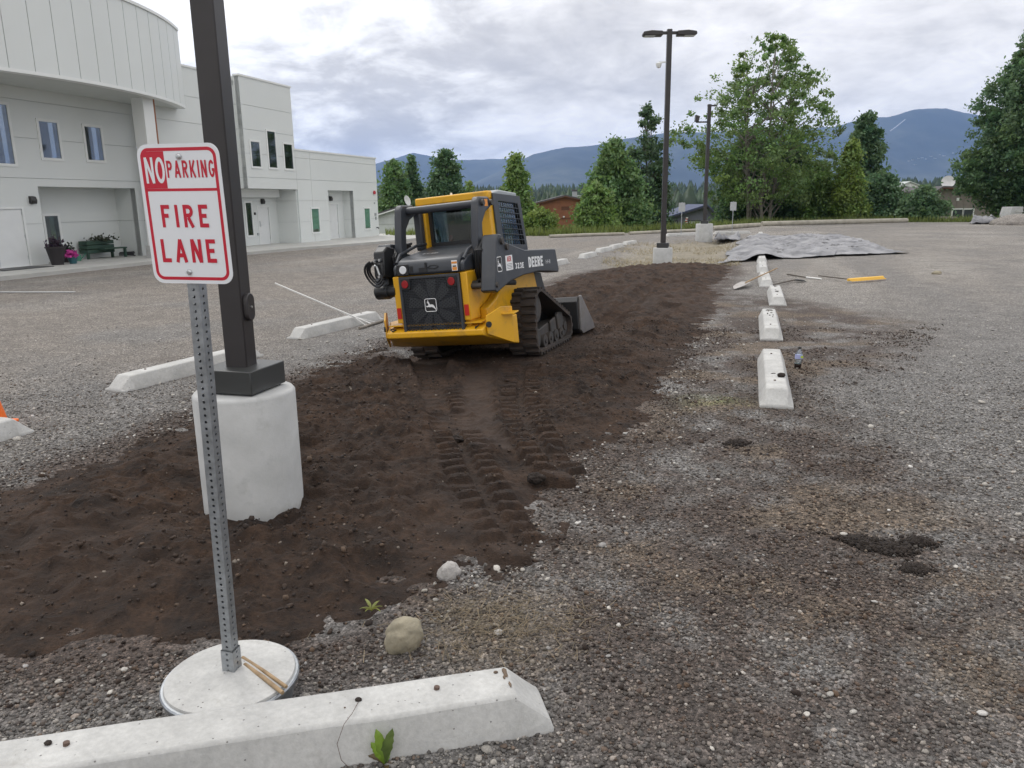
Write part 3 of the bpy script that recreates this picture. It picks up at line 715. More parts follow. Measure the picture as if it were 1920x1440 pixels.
# curved canopy, faced with upright panels
R_, sc0 = 13.0, -14.2
arc = lambda s: -1.74 + (R_ - math.sqrt(R_ * R_ - (s - sc0) ** 2))
edges_ = np.linspace(-20.7, -7.7, 18)
for a, b in zip(edges_[:-1], edges_[1:]):
    n_ = 4; ss_ = np.linspace(a + .012, b - .012, n_ + 1); mb = MB()
    pts = [(s, arc(s)) for s in ss_] + [(s, arc(s) + .06) for s in ss_[::-1]]
    mb.prism(pts, 5.98, 8.80, 'z').build('canopy_panel', MATS['white_panel'], BLD)
ss_ = np.linspace(-20.7, -7.7, 60)
MB().prism([(s, arc(s) + .07) for s in ss_] + [(s, arc(s) + .25) for s in ss_[::-1]], 5.99, 8.79, 'z').build('canopy_core', MATS['panel_joint'], BLD)
MB().prism([(s, arc(s) - .05) for s in ss_] + [(s, arc(s) + .4) for s in ss_[::-1]], 8.80, 8.90, 'z').build('canopy_edge', MATS['white_trim'], BLD)
MB().prism([(s, arc(s) - .02) for s in ss_] + [(s, arc(s) + .3) for s in ss_[::-1]], 5.88, 5.978, 'z').build('canopy_edge', MATS['white_trim'], BLD)
MB().prism([(s, arc(s) + .3) for s in ss_] + [(-7.7, .98), (-20.7, .98)], 5.90, 5.95, 'z').build('canopy_soffit', MATS['soffit'], BLD)
MB().prism([(s, arc(s) + .25) for s in ss_] + [(-7.7, 8), (-20.7, 8)], 8.6, 8.78, 'z').build('canopy_roof', MATS['soffit'], BLD)
MB().box(-7.95, -7.72, .1, 8, 5.99, 8.79).build('canopy_end', MATS['white_panel'], BLD)
# walkway along the front
wk = MB().prism([(-26, -1.95), (-12.46, -1.75), (-7.2, -2.05), (-3.9, -2.45), (2.85, -3.9), (9.5, -4.3), (12, -3.5), (12, 2.2), (-26, 2.2)], -.3, GZ, 'z').build('walkway', MATS['walk'])
wk.location = tuple(BO); wk.rotation_euler = (0, 0, math.pi / 2 - GRID); tag(wk, 'pale concrete walkway along the white building', 'walkway', kind='structure')
def bworld(s, d, z=GZ):
    U = np.array([math.sin(GRID), math.cos(GRID), 0]); N = np.array([-math.cos(GRID), math.sin(GRID), 0]); p = BO + U * s + N * d; p[2] = z; return tuple(p)

def leafy(mb_name, parent, n, spread, size, col, seed, zc=0., mat_='leaves', squash=1.):
    r = np.random.default_rng(seed)
    c = r.normal(size=(n, 3)) * spread * .5; c[:, 2] = np.abs(c[:, 2]) * squash + zc
    a = r.normal(size=(n, 3)); a /= np.linalg.norm(a, axis=1, keepdims=True); b = np.cross(a, r.normal(size=(n, 3))); b /= np.linalg.norm(b, axis=1, keepdims=True)
    s = size * (.6 + .8 * r.random((n, 1)))
    V = np.stack([c + a * s, c + b * s * .6, c - a * s, c - b * s * .6], 1).reshape(-1, 3)
    cc = np.array(col) * (.6 + .8 * r.random((n, 1)))
    o = bpy.data.objects.new(mb_name, fast_mesh(mb_name, V, np.arange(4 * n).reshape(-1, 4), MATS[mat_], False, np.repeat(cc, 4, 0))); link(o, parent); return o
def pot(loc, r, h, m_, label, leaf=(.05, .04, .05), nl=90):
    t = thing('flower_pot', label, 'flower pot', loc)
    MB().lathe([(r * .62, 0), (r * .8, h * .45), (r, h * .92), (r * 1.08, h * .93), (r * 1.08, h), (r * .95, h), (r * .9, h * .9)], 24).build('pot', MATS[m_], t, smooth=True)
    leafy('plant', t, nl, r * .9, .07, leaf, int(h * 999), h)
pot(bworld(-14.55, .35), .30, .62, 'dark_pot', 'tall dark flower pot next to the double door', (.05, .03, .05), 120)
pot(bworld(-13.45, 1.1), .27, .40, 'dark_pot', 'low dark flower pot behind the pink flowers', (.03, .04, .03), 80)
pot(bworld(-14.0, .25), .17, .24, 'teal_pot', 'small teal pot full of pink flowers', (.55, .06, .32), 160)
t = thing('planter_bench', 'dark green wooden planter with bench in the recess', 'planter', bworld(-11.3, 1.55), math.pi / 2 - GRID)
for z in (.28, .44, .60): MB().box(-.8, .5, -.06, .34, z - .07, z + .07).build('plank', MATS['green_planter'], t, bevel=.008)
MB().box(-.35, .78, -.42, -.08, .34, .39).build('seat', MATS['green_planter'], t, bevel=.008)
for x_ in (-.75, .42, .72): MB().box(x_ - .04, x_ + .04, -.38 if x_ > .6 else -.04, -.30 if x_ > .6 else .04, 0, .34 if x_ > .6 else .22).build('leg', MATS['green_planter'], t)
leafy('plant', t, 150, .5, .06, (.05, .06, .04), 5, .66, squash=.4)
t = thing('watering_can', 'small green watering can beside the planter bench', 'watering can', bworld(-12.75, 1.35), .4)
MB().lathe([(.12, 0), (.13, .2), (.08, .24)], 16).build('body', MATS['green_can'], t, smooth=True)
MB().tube([(.12, 0, .06), (.24, 0, .2), (.3, 0, .27)], .02, 6).build('spout', MATS['green_can'], t)
MB().tube([(-.1, 0, .05), (-.2, 0, .15), (-.12, 0, .27), (0, 0, .25)], .012, 6).build('handle', MATS['green_can'], t)
t = thing('hose_coil', 'black garden hose lying in a heap by the pier', 'hose', bworld(-10.35, 1.35))
MB().tube([(.28 * math.cos(a * .5) * (1 + .1 * math.sin(a * 1.3)), .2 * math.sin(a * .5), .03 + .004 * a) for a in range(40)], .022, 6).build('hose', MATS['loader_black'], t)
mt = MB().box(-.9, .9, -.5, .5, 0, .015).build('door_mat', MATS['loader_black']); mt.location = bworld(-16.1, .3, GZ + .002); mt.rotation_euler = (0, 0, math.pi / 2 - GRID); tag(mt, 'thin black mat in front of the double door', 'mat')
# faded painted line on the gravel
a, b = gp(-60, 549), gp(140, 549)
pl_ = MB().prism([(a[0], a[1] - .05), (b[0], b[1] - .05), (b[0], b[1] + .06), (a[0], a[1] + .06)], .018, .024, 'z').build('painted_line', MATS['white_siding']); tag(pl_, 'faded white painted line on the gravel', 'line', kind='structure')

# ------------------------------------------------------------------ lettering made of strokes
def glyph(ch, w):
    h = w / 2
    def arc_(cx, cy, rx, ry, a0, a1, n=10): return [(cx + rx * math.cos(math.radians(a0 + (a1 - a0) * i / n)), cy + ry * math.sin(math.radians(a0 + (a1 - a0) * i / n))) for i in range(n + 1)]
    W_ = .58
    if ch == 'N': return W_, [[(h, 0), (h, 1)], [(h * 1.1, 1 - h * .2), (W_ - h * 1.1, h * .2)], [(W_ - h, 0), (W_ - h, 1)]]
    if ch == 'O': return W_ + .04, [arc_((W_ + .04) / 2, .5, (W_ + .04) / 2 - h, .5 - h, 0, 360, 28)]
    if ch == 'P': return .56, [[(h, 0), (h, 1)], [(w, 1 - h), (.28, 1 - h)] + arc_(.30, .72, .26 - h, .28 - h, 90, -90) + [(.28, .44 + h), (w, .44 + h)]]
    if ch == 'R': return .58, [[(h, 0), (h, 1)], [(w, 1 - h), (.28, 1 - h)] + arc_(.30, .72, .26 - h, .28 - h, 90, -90) + [(.28, .44 + h), (w, .44 + h)], [(.27, .44), (.58 - h, 0)]]
    if ch == 'A': return .66, [[(h, 0), (.33, 1 - .01)], [(.66 - h, 0), (.33, 1 - .01)], [(.16, .22 + h), (.5, .22 + h)]]
    if ch == 'K': return .60, [[(h, 0), (h, 1)], [(w, .36), (.60 - h, 1)], [(.25, .5), (.60 - h, 0)]]
    if ch == 'I': return w, [[(h, 0), (h, 1)]]
    if ch == 'G': return .60, [arc_(.30, .5, .30 - h, .5 - h, 40, 330, 24) + [(.60 - h, .42)], [(.60 - h * .2, .44), (.33, .44)]]
    if ch == 'F': return .50, [[(h, 0), (h, 1)], [(w, 1 - h), (.50, 1 - h)], [(w, .52), (.42, .52)]]
    if ch == 'E': return .52, [[(h, 0), (h, 1)], [(w, 1 - h), (.52, 1 - h)], [(w, .51), (.44, .51)], [(w, h), (.52, h)]]
    if ch == 'L': return .50, [[(h, 0), (h, 1)], [(w, h), (.50, h)]]
    if ch == 'D': return .58, [[(h, 0), (h, 1)], [(w, 1 - h), (.22, 1 - h)] + arc_(.24, .5, .34 - h, .5 - h, 90, -90, 14) + [(.22, h), (w, h)]]
    if ch == '3': return .54, [arc_(.26, .745, .28 - h, .255 - h, 150, -90, 12), arc_(.26, .27, .28 - h, .27 - h, 90, -150, 12)]
    if ch == '2': return .54, [arc_(.27, .72, .27 - h, .28 - h, 160, -35, 12) + [(h, h * 1.1)], [(h * .6, h), (.54, h)]]
    if ch == '-': return .3, [[(0, .5), (.3, .5)]]
    if ch == '1': return .2, [[(.1, 0), (.1, 1)]]
    return .4, []
def strip(pts, w):
    n = len(pts); L_, R2 = [], []
    for i, p in enumerate(pts):
        a = np.array(pts[max(i - 1, 0)]); b = np.array(pts[min(i + 1, n - 1)]); p = np.array(p)
        if i and i < n - 1:
            d1 = p - a; d2 = b - p; d1 = d1 / (np.linalg.norm(d1) + 1e-9); d2 = d2 / (np.linalg.norm(d2) + 1e-9); d = d1 + d2; d /= np.linalg.norm(d) + 1e-9
            k = 1 / max(.45, float(d @ d1))
        else: d = b - a; d = d / (np.linalg.norm(d) + 1e-9); k = 1
        nrm = np.array([-d[1], d[0]]) * w / 2 * k; L_.append(p + nrm); R2.append(p - nrm)
    return L_, R2
def lettering(txt, height, total, stroke, mapf, name, m_, parent, gap=.17, one=True):
    """each letter a mesh of its own; mapf(x, z, lift) gives the point"""
    gl = [glyph(c, stroke) for c in txt]; wsum = sum(g_[0] for g_ in gl) + gap * (len(gl) - 1); sx_ = total / (wsum * height); x0 = 0
    for c, (gw, sts) in zip(txt, gl):
        mb = MB()
        for k, st in enumerate(sts):
            a, b = strip(st, stroke); lift = .0004 * k
            # keep the stroke width even though the letter is squeezed
            vs = [mapf((x0 + p[0]) * height * sx_, p[1] * height, lift) for p in a] + [mapf((x0 + p[0]) * height * sx_, p[1] * height, lift) for p in b]
            n_ = len(a); mb.add(vs, [(i, i + 1, n_ + i + 1, n_ + i) for i in range(n_ - 1)])
        x0 += gw + gap
        if mb.v: mb.build(name, MATS[m_], parent)

def rrect(x0, x1, z0, z1, r, n=6):
    out = []
    for cx, cz, a0 in ((x1 - r, z1 - r, 0), (x0 + r, z1 - r, 90), (x0 + r, z0 + r, 180), (x1 - r, z0 + r, 270)):
        out += [(cx + r * math.cos(math.radians(a0 + 90 * i / n)), cz + r * math.sin(math.radians(a0 + 90 * i / n))) for i in range(n + 1)]
    return out

# ------------------------------------------------------------------ fire lane sign
SG = thing('road_sign', 'red and white fire lane sign on a perforated post set in a concrete-filled tub', 'sign', (-1.144, 2.742, 0), math.radians(-13))
TUBH = .125
MB().lathe([(.225, -.03), (.240, .04), (.253, TUBH - .040), (.262, TUBH - .032), (.265, TUBH - .012), (.260, TUBH - .006), (.252, TUBH - .006)], 48).build('tub', MATS['galv'], SG, smooth=True)
mb = MB(); n_ = 48
prof = [(.225, .0), (.254, TUBH - .012), (.248, TUBH + .004), (.15, TUBH + .012), (.05, TUBH + .022), (.02, TUBH + .024)]
mb.lathe(prof, n_).build('concrete_fill', MATS['concrete'], SG, smooth=True)
def perforated(w, z0, ncell, cell, rad, name, parent, t=.003):
    mb = MB(); hw = w / 2
    for side in range(4):
        ca, sa = math.cos(side * math.pi / 2), math.sin(side * math.pi / 2)
        def P(a, z, d): lx, ly = a, -hw + d; return (lx * ca - ly * sa, lx * sa + ly * ca, z)
        for i in range(ncell):
            za, zb = z0 + i * cell, z0 + (i + 1) * cell; zc = (za + zb) / 2
            out = [(hw, zc), (hw, zb), (0, zb), (-hw, zb), (-hw, zc), (-hw, za), (0, za), (hw, za)]
            inn = [(rad * math.cos(math.radians(45 * k)), zc + rad * math.sin(math.radians(45 * k))) for k in range(8)]
            vs = [P(*p, 0) for p in out] + [P(*p, 0) for p in inn] + [P(*p, t) for p in inn]
            mb.add(vs, [(k, (k + 1) % 8, 8 + (k + 1) % 8, 8 + k) for k in range(8)] + [(8 + k, 8 + (k + 1) % 8, 16 + (k + 1) % 8, 16 + k) for k in range(8)])
    return mb.build(name, MATS['galv'], parent)
perforated(.0445, TUBH + .02, 77, .0254, .0058, 'post', SG)
perforated(.0535, TUBH - .01, 5, .0254, .0058, 'post_sleeve', SG)
SZ = 1.932
pl = MB().prism([(x_, SZ + z_) for x_, z_ in rrect(-.1525, .1525, -.2285, .2285, .038)], -.0285, -.0262, 'y').build('sign_plate', MATS['sign_white'], SG)
def sgm(ox, oz): return lambda x_, z_, l_: (ox + x_, -.0293 - l_, SZ + oz + z_)
i0 = .012; wd = .0105
MB().ring([(x_, SZ + z_) for x_, z_ in rrect(-.1525 + i0, .1525 - i0, -.2285 + i0, .2285 - i0, .030)], [(x_, SZ + z_) for x_, z_ in rrect(-.1525 + i0 + wd, .1525 - i0 - wd, -.2285 + i0 + wd, .2285 - i0 - wd, .021)], -.0291, -.0286, 'y').build('border', MATS['sign_red'], pl)
MB().box(-.1315, .1315, -.0291, -.0286, SZ + .078, SZ + .087).build('divider', MATS['sign_red'], pl)
blk = [(-.1300, .0875), (-.052, .0875), (-.052, .2055)] + [(-.130 + .02 - .02 * math.sin(math.radians(a)) , .2055 - .02 + .02 * math.cos(math.radians(a))) for a in range(0, 91, 15)]
MB().prism([(x_, SZ + z_) for x_, z_ in blk], -.0291, -.0286, 'y').build('red_field', MATS['sign_red'], pl)
lettering('NO', .083, .074, .155, sgm(-.1285, .104), 'letter', 'sign_white', pl, gap=.10)
lettering('PARKING', .0545, .176, .165, sgm(-.046, .121), 'letter', 'sign_red', pl, gap=.20)
lettering('FIRE', .074, .176, .175, sgm(-.090, -.040), 'letter', 'sign_red', pl, gap=.30)
lettering('LANE', .078, .208, .175, sgm(-.108, -.157), 'letter', 'sign_red', pl, gap=.24)
for z_ in (.188, -.190):
    MB().lathe([(.0001, .009), (.006, .0085), (.0095, .005), (.0105, 0)][::-1], 16).build('bolt', MATS['zinc'], SG, smooth=True).matrix_local = Matrix.Translation((-.003, -.0286, SZ + z_)) @ Matrix.Rotation(math.pi / 2, 4, 'X')
for k, (p, q_, r) in enumerate(((tuple(gp(455, 1233, .142)), tuple(gp(537, 1288, .134)), .0075), (tuple(gp(459, 1246, .143)), tuple(gp(530, 1299, .135)), .0085))):
    o = MB().tube([p, tuple((np.array(p) + q_) / 2 + np.array([0, .002, .001])), q_], [r, r * 1.05, r * .95], 10).build('wooden_stick', MATS['wood_stick'], smooth=True)
    tag(o, ('darker thin wooden stick lying on the sign tub' if k == 0 else 'paler thick wooden stick lying on the sign tub, nearer the wheel stop'), 'stick')

lean_l = Matrix.Rotation(math.radians(13), 3, 'Z') @ Vector((.072, -.105, 2.0)).normalized()      # the post leans a little towards the lot
tiltq = Vector((0, 0, 1)).rotation_difference(lean_l).to_matrix().to_4x4()
pl.matrix_local = Matrix.Translation((0, 0, SZ)) @ Matrix.Rotation(math.radians(-2.3), 4, 'Y') @ Matrix.Translation((0, 0, -SZ))
bpy.context.view_layer.update()
for ch in SG.children:
    if ch.name.split('.')[0] not in ('tub', 'concrete_fill'): ch.matrix_local = Matrix.Translation((0, .012, TUBH)) @ tiltq @ Matrix.Translation((0, 0, -TUBH)) @ ch.matrix_local

# ------------------------------------------------------------------ wheel stops
def stop_mesh(Ln, seed, wb=.16):
    r = np.random.default_rng(seed); mb = MB(); L2 = Ln / 2
    secs = [(-L2, 0), (-L2 + .012, .03), (-L2 + .125, .155), (-L2 + .14, .16)]
    xs = [-L2, -L2 + .14] + list(np.linspace(-L2 + .14, L2 - .14, 9)[1:-1]) + [L2 - .14, L2]
    V = []; n_ = 7
    for i, x_ in enumerate(xs):
        end = i in (0, len(xs) - 1)
        hh = .025 if end else .16
        pr = [(-wb, 0), (-wb + .002, .025), (-.098, hh), (0, hh + (0 if end else .002)), (.098, hh), (wb - .002, .025), (wb, 0)]
        if end: pr = [(-wb + .005, 0), (-wb + .007, .025), (-.09, .025), (0, .025), (.09, .025), (wb - .007, .025), (wb - .005, 0)]
        V += [(x_ + r.normal() * .0015, y_ + r.normal() * .0015, max(0, z_ + (r.normal() * .0015 if z_ > .05 else 0)) - (.015 if z_ == 0 else 0)) for y_, z_ in pr]
    fs = [(i * n_ + k, i * n_ + k + 1, (i + 1) * n_ + k + 1, (i + 1) * n_ + k) for i in range(len(xs) - 1) for k in range(n_ - 1)]
    fs += [list(range(n_)), list(range((len(xs) - 1) * n_, len(xs) * n_))[::-1], [i * n_ for i in range(len(xs))][::-1] + [i * n_ + n_ - 1 for i in range(len(xs))]]
    mb.add(V, fs); return mb
def wheel_stop(cx, cy, dx, dy, Ln, label, group, seed, z=0., pins=True, wb=.16):
    t = thing('wheel_stop', label, 'wheel stop', (cx, cy, z), math.atan2(dy, dx), group)
    stop_mesh(Ln, seed, wb).build('block', MATS['concrete'], t, bevel=.012)
    if pins:
        for x_ in (-Ln * .3, Ln * .3): MB().cyl((x_, .01, .14), (x_ + .004, .012, .172), .011, n=8).build('rebar_pin', MATS['rebar'], t)
    return t
g1 = 'wheel stops along the right side of the island'; g2 = 'wheel stops along the left side of the island'
a12 = math.radians(12.8)
FG = wheel_stop(-.925, 2.424, math.cos(a12), math.sin(a12), 2.13, 'large white concrete wheel stop in the foreground below the sign', None, 1, wb=.14)
su, cu = math.sin(math.radians(17)), math.cos(math.radians(17))
def by_near(nx, ny, Ln, label, group, seed, ang=17., **k):
    s_, c_ = math.sin(math.radians(ang)), math.cos(math.radians(ang)); return wheel_stop(nx + s_ * Ln / 2, ny + c_ * Ln / 2, s_, c_, Ln, label, group, seed, **k)
RS1 = by_near(2.54, 7.14, 2.44, 'white wheel stop beside the bottle, nearest in the right row', g1, 2)
RS2 = by_near(3.70, 10.78, 2.40, 'white wheel stop with a black scuffed top, second in the right row', g1, 3)
RS3 = by_near(5.04, 14.45, 2.40, 'white wheel stop with a dark smear, third in the right row', g1, 4)
by_near(5.88, 17.70, 2.35, 'white wheel stop crossed by the long shovel handle', g1, 5, 16.5)
by_near(6.92, 21.2, 2.35, 'white wheel stop just past the shovel, fifth in the right row', g1, 6)
by_near(7.98, 24.6, 2.0, 'white wheel stop running under the near edge of the grey tarp', g1, 7)
by_near(13.9, 43.3, 2.35, 'small white wheel stop past the far edge of the grey tarp', g1, 8)
a24 = 24.2; s24, c24 = math.sin(math.radians(a24)), math.cos(math.radians(a24))
def by_face(nx, ny, Ln, label, seed, ang): # the left row: the point is the near end of the edge that faces the soil
    s_, c_ = math.sin(math.radians(ang)), math.cos(math.radians(ang)); return wheel_stop(nx + s_ * Ln / 2 - c_ * .03, ny + c_ * Ln / 2 + s_ * .03, s_, c_, Ln, label, g2, seed)
by_face(-4.335 , 8.195, 2.2, 'white wheel stop partly behind the near light pole', 10, a24)
by_face(-3.241, 11.43, 2.2, 'white wheel stop with the white-handled rake leaning over it', 11, a24)
by_face(-4.42 - s24 * 2.2, 6.72 - c24 * 2.2, 2.2, 'white wheel stop at the left frame edge in front of the orange cone', 12, a24)
for k, (p, q_, lab) in enumerate((((1.2, 24.0), (2.05, 26.0), 'white wheel stop half hidden behind the loader boom'), ((2.56, 27.5), (3.33, 29.36), 'white wheel stop on the left row, first clear one past the loader'),
                                  ((3.55, 30.9), (4.31, 32.5), 'white wheel stop on the left row, second clear one past the loader'), ((4.41, 33.3), (5.08, 34.8), 'white wheel stop on the left row, third clear one past the loader'),
                                  ((5.3, 35.9), (6.2, 37.7), 'white wheel stop at the far end of the left row'))):
    d = np.array(q_) - np.array(p); l = float(np.linalg.norm(d)); c_ = (np.array(p) + np.array(q_)) / 2; wheel_stop(c_[0] - .1, c_[1] + .05, d[0], d[1], 1.65, lab, g2, 20 + k, pins=False)
wheel_stop(10.0, 45.4, .9, .42, 2.3, 'white wheel stop at the foot of the left distant sign', 'wheel stops closing the island', 30, pins=False)
wheel_stop(13.4, 47.2, 1, .05, 2.3, 'white wheel stop at the foot of the right distant sign', 'wheel stops closing the island', 31, pins=False)
# dark soil rubbed into / lying on the tops of the right-hand stops
def blotch(parent, pts, name='scuff', z=.1625, m_='clod_dark'):
    mb = MB()
    for (x_, y_, lx, ly) in pts:
        n_ = 9; vs = [(x_ + lx * math.cos(6.283 * k / n_) * rnd.uniform(.6, 1.2), y_ + ly * math.sin(6.283 * k / n_) * rnd.uniform(.6, 1.2), z) for k in range(n_)]
        mb.add(vs + [(p[0], p[1], z + .004) for p in [(x_ + (v[0] - x_) * .7, y_ + (v[1] - y_) * .7) for v in vs]], [(k, (k + 1) % n_, n_ + (k + 1) % n_, n_ + k) for k in range(n_)] + [list(range(n_, 2 * n_))])
    o = mb.build(name, MATS[m_], parent); return tag(o, kind='stuff')
blotch(RS2, [(.85, 0, .12, .07), (.55, -.03, .05, .03), (.45, .03, .1, .015), (.3, -.05, .06, .012), (.25, .0, .08, .012), (.1, -.04, .05, .01)])
blotch(RS3, [(.9, 0, .1, .06), (-.15, 0, .13, .05), (.1, .02, .04, .02)])
blotch(RS1, [(-.38, .01, .015, .02), (-.42, -.03, .01, .015), (-.40, .03, .012, .012)])
blotch(FG, [(.915, .05, .012, .03), (.905, .02, .006, .012), (.918, -.03, .006, .02), (.88, .06, .01, .008), (.3, -.02, .004, .004)], z=.1622, m_='mud')
def rock(name, loc, r, sc, m_, label, cat, seed, sub=3, amp=.18, rz=0., fine=.05):
    V, Fc = ico(sub); V = V.copy(); n1 = fbm(V[:, 0] * 1.6 + seed, V[:, 1] * 1.6 + V[:, 2] * 1.3, seed, 3) - .5; n2 = fbm(V[:, 0] * 6 + V[:, 2] * 5, V[:, 1] * 6 + V[:, 2] * 3, seed + 9, 3) - .5
    V = V * (1 + amp * 2 * n1 + fine * 2 * n2)[:, None] * np.array(sc) * r
    o = bpy.data.objects.new(name, fast_mesh(name, V, Fc, MATS[m_], True)); link(o); o.location = loc; o.rotation_euler = (0, 0, rz); return tag(o, label, cat)
c_ = RS1.matrix_world
o = rock('stone', (RS1.location[0] - .55 * su + .06, RS1.location[1] - .55 * cu, .18), .035, (1.2, .9, .7), 'clod_dark', 'black lump lying on top of the nearest right-row wheel stop', 'stone', 3)
rock('stone', tuple(gp(757, 1195, .05)), .105, (.78, .74, 1.0), 'boulder', 'smooth tan boulder at the soil edge behind the foreground wheel stop', 'rock', 5, 4, .13, .4, .03).rotation_euler = (.2, .45, .4)
rock('stone', tuple(gp(842, 1075, .02)), .062, (1.1, .9, .95), 'pale_rock', 'pale rough rock at the soil edge, beyond the tan boulder', 'rock', 8, 3, .2, .9, .12)
rock('stone', tuple(gp(1756, 512, .03)), .11, (1.1, .9, .6), 'boulder', 'lone rounded stone on the gravel right of the grey tarp', 'rock', 11)
rock('stone', tuple(gp(672, 1312, .165)), .011, (1.2, .9, .8), 'clod_dark', 'small dark clod on the foreground wheel stop, near its middle', 'clod', 13, 2)
rock('stone', tuple(gp(90, 1393, .165)), .011, (1.2, 1, .8), 'clod_dark', 'small dark clod on the left part of the foreground wheel stop', 'clod', 14, 2)
rock('soil_lump', tuple(gp(855, 823, .07)), .05, (1.2, .8, .6), 'clod_dark', 'black lump of soil on the left track print', 'clod', 15, 3, .35, 0, .2)
rock('soil_lump', tuple(gp(1005, 897, .06)), .055, (1.2, 1, .7), 'clod_dark', 'black lump of soil at the end of the right track print', 'clod', 16, 3, .35, 0, .2)
def soil_heap(px, py, r, label, seed):
    p = gp(px, py); t = thing('soil_heap', label, 'soil heap', (p[0], p[1], 0), .3 * seed); q = np.random.default_rng(seed)
    V, Fc = ico(4); V = V * np.array([1.25, .8, .26]) * r * (1 + .9 * (fbm(V[:, 0] * 4 + seed, V[:, 1] * 4 + V[:, 2] * 3, seed, 4) - .5) + .5 * (fbm(V[:, 0] * 13, V[:, 1] * 13 + V[:, 2] * 9, seed + 2, 3) - .5))[:, None]
    link(bpy.data.objects.new('mound', fast_mesh('mound', V, Fc, MATS['clod_dark'], False)), t)
    n = 260; PV, PF = ico(0); c = q.normal(size=(n, 3)) * np.array([.75, .5, 0]) * r; c[:, 2] = .20 * r * np.exp(-(c[:, 0] ** 2 + c[:, 1] ** 2) / (r * r)) + .004
    W_ = PV[None] * (1 + .9 * (q.random((n, 12, 1)) - .5)) * (.0035 + .013 * q.random((n, 1, 1)) ** 2.5) + c[:, None]
    o = bpy.data.objects.new('crumbs', fast_mesh('crumbs', W_.reshape(-1, 3), (PF[None] + (np.arange(n) * 12)[:, None, None]).reshape(-1, 3), MATS['clod_dark'], False)); link(o, t); tag(o, kind='stuff')
for k, (px, py, r, lab) in enumerate(((1618, 1018, .085, 'left black soil heap on the right-hand gravel'), (1672, 1030, .10, 'middle and largest black soil heap on the right-hand gravel'), (1722, 1018, .075, 'right black soil heap on the right-hand gravel'), (1715, 1068, .05, 'small black soil heap in front of the others'), (1385, 832, .07, 'small black soil heap below the nearest right-row wheel stop'))): soil_heap(px, py, r, lab, 40 + k)

# ------------------------------------------------------------------ light poles
def light_pole(loc, base_r, base_h, top, rz, cover_rz, label, heads=True, camera=False, size=.14, base_bottom=-.25, one_head=False):
    t = thing('light_pole', label, 'light pole', loc, 0, 'light poles on the island')
    MB().lathe([(base_r, base_bottom), (base_r, base_h - .02), (base_r - .012, base_h - .004), (base_r - .02, base_h)], 64).build('concrete_base', MATS['concrete_base'], t, smooth=True)
    cv_ = MB().box(-.185, .185, -.185, .185, base_h + .012, base_h + .155).build('base_cover', MATS['black_cover'], t, bevel=.006); cv_.rotation_euler = (0, 0, cover_rz)
    MB().box(-.16, .16, -.16, .16, base_h - .01, base_h + .02).build('base_plate', MATS['black_cover'], t).rotation_euler = (0, 0, cover_rz)
    po = MB().box(-size / 2, size / 2, -size / 2, size / 2, base_h + .02, top).build('pole', MATS['bronze'], t, bevel=.008); po.rotation_euler = (0, 0, rz)
    hh = MB().prism(rrect(-.052, .052, -.085, .085, .05), size / 2 - .002, size / 2 + .028, 'x').build('hand_hole_cover', MATS['bronze'], t, bevel=.006); hh.location = (0, 0, base_h + .52); hh.rotation_euler = (0, 0, rz)
    MB().cyl((size / 2 + .028, 0, base_h + .52), (size / 2 + .034, 0, base_h + .52), .008, n=8).build('screw', MATS['zinc'], t).rotation_euler = (0, 0, rz)
    if heads:
        for s_ in ((1,) if one_head else (-1, 1)):
            arm = MB().box(min(0, s_ * .28), max(0, s_ * .28), -.035, .035, top - .14, top - .06).build('arm', MATS['bronze'], t)
            hd = MB().prism([(s_ * .22, top - .19), (s_ * .22, top - .06), (s_ * .55, top - .04), (s_ * .80, top - .075), (s_ * .82, top - .15), (s_ * .78, top - .19)], -.16, .16, 'y').build('lamp_head', MATS['bronze'], t, bevel=.02)
            MB().box(min(s_ * .45, s_ * .76), max(s_ * .45, s_ * .76), -.13, .13, top - .20, top - .1905).build('lamp_lens', MATS['lamp_lens'], hd)
    if camera:
        MB().box(-.30, 0, -.02, .02, top - .95, top - .91).build('camera_arm', MATS['white_trim'], t)
        MB().lathe([(.01, -.10), (.06, -.08), (.085, -.02), (.09, .04), (.03, .06)], 16, (-.30, 0, top - 1.0)).build('security_camera', MATS['white_trim'], t, smooth=True)
    return t
light_pole((-1.69, 4.72, 0), .31, .835, 7.4, math.radians(-7), math.radians(-16), 'near dark square light pole on a round white concrete base')
light_pole((4.93, 25.15, 0), .31, .50, 7.03, math.radians(0), math.radians(-17), 'middle light pole with two lamp heads behind the dark soil', camera=True, size=.15)
P3 = light_pole((9.75, 39.3, 0), .42, .84, 6.5, math.radians(0), math.radians(-17), 'farthest light pole with a floodlight, in front of the grey-blue house', heads=False, size=.16)
MB().box(-.62, 0, -.03, .03, 5.65, 5.72).build('arm', MATS['bronze'], P3); MB().prism([(-.68, 5.7), (-.52, 5.7), (-.46, 5.95), (-.66, 6.02)], -.14, .14, 'y').build('floodlight', MATS['bronze'], P3, bevel=.01)
MB().box(-.10, .35, -.03, .03, 6.40, 6.47).build('arm', MATS['bronze'], P3)
def small_sign(loc, label):
    t = thing('road_sign', label, 'sign', loc, math.radians(-14), 'distant signs at the end of the island')
    MB().box(-.022, .022, -.022, .022, .12, 1.9).build('post', MATS['galv'], t)
    MB().prism([(x_, 1.62 + z_) for x_, z_ in rrect(-.18, .18, -.25, .25, .04)], -.026, -.023, 'y').build('sign_plate', MATS['sign_back'], t)
    MB().lathe([(.25, 0), (.25, .12), (.02, .13)], 24).build('concrete_base', MATS['concrete'], t, smooth=True)
small_sign((9.75, 44.6, 0), 'grey-backed sign left of the farthest light pole'); small_sign((13.25, 47.9 - 1.2, 0), 'grey-backed sign right of the farthest light pole')
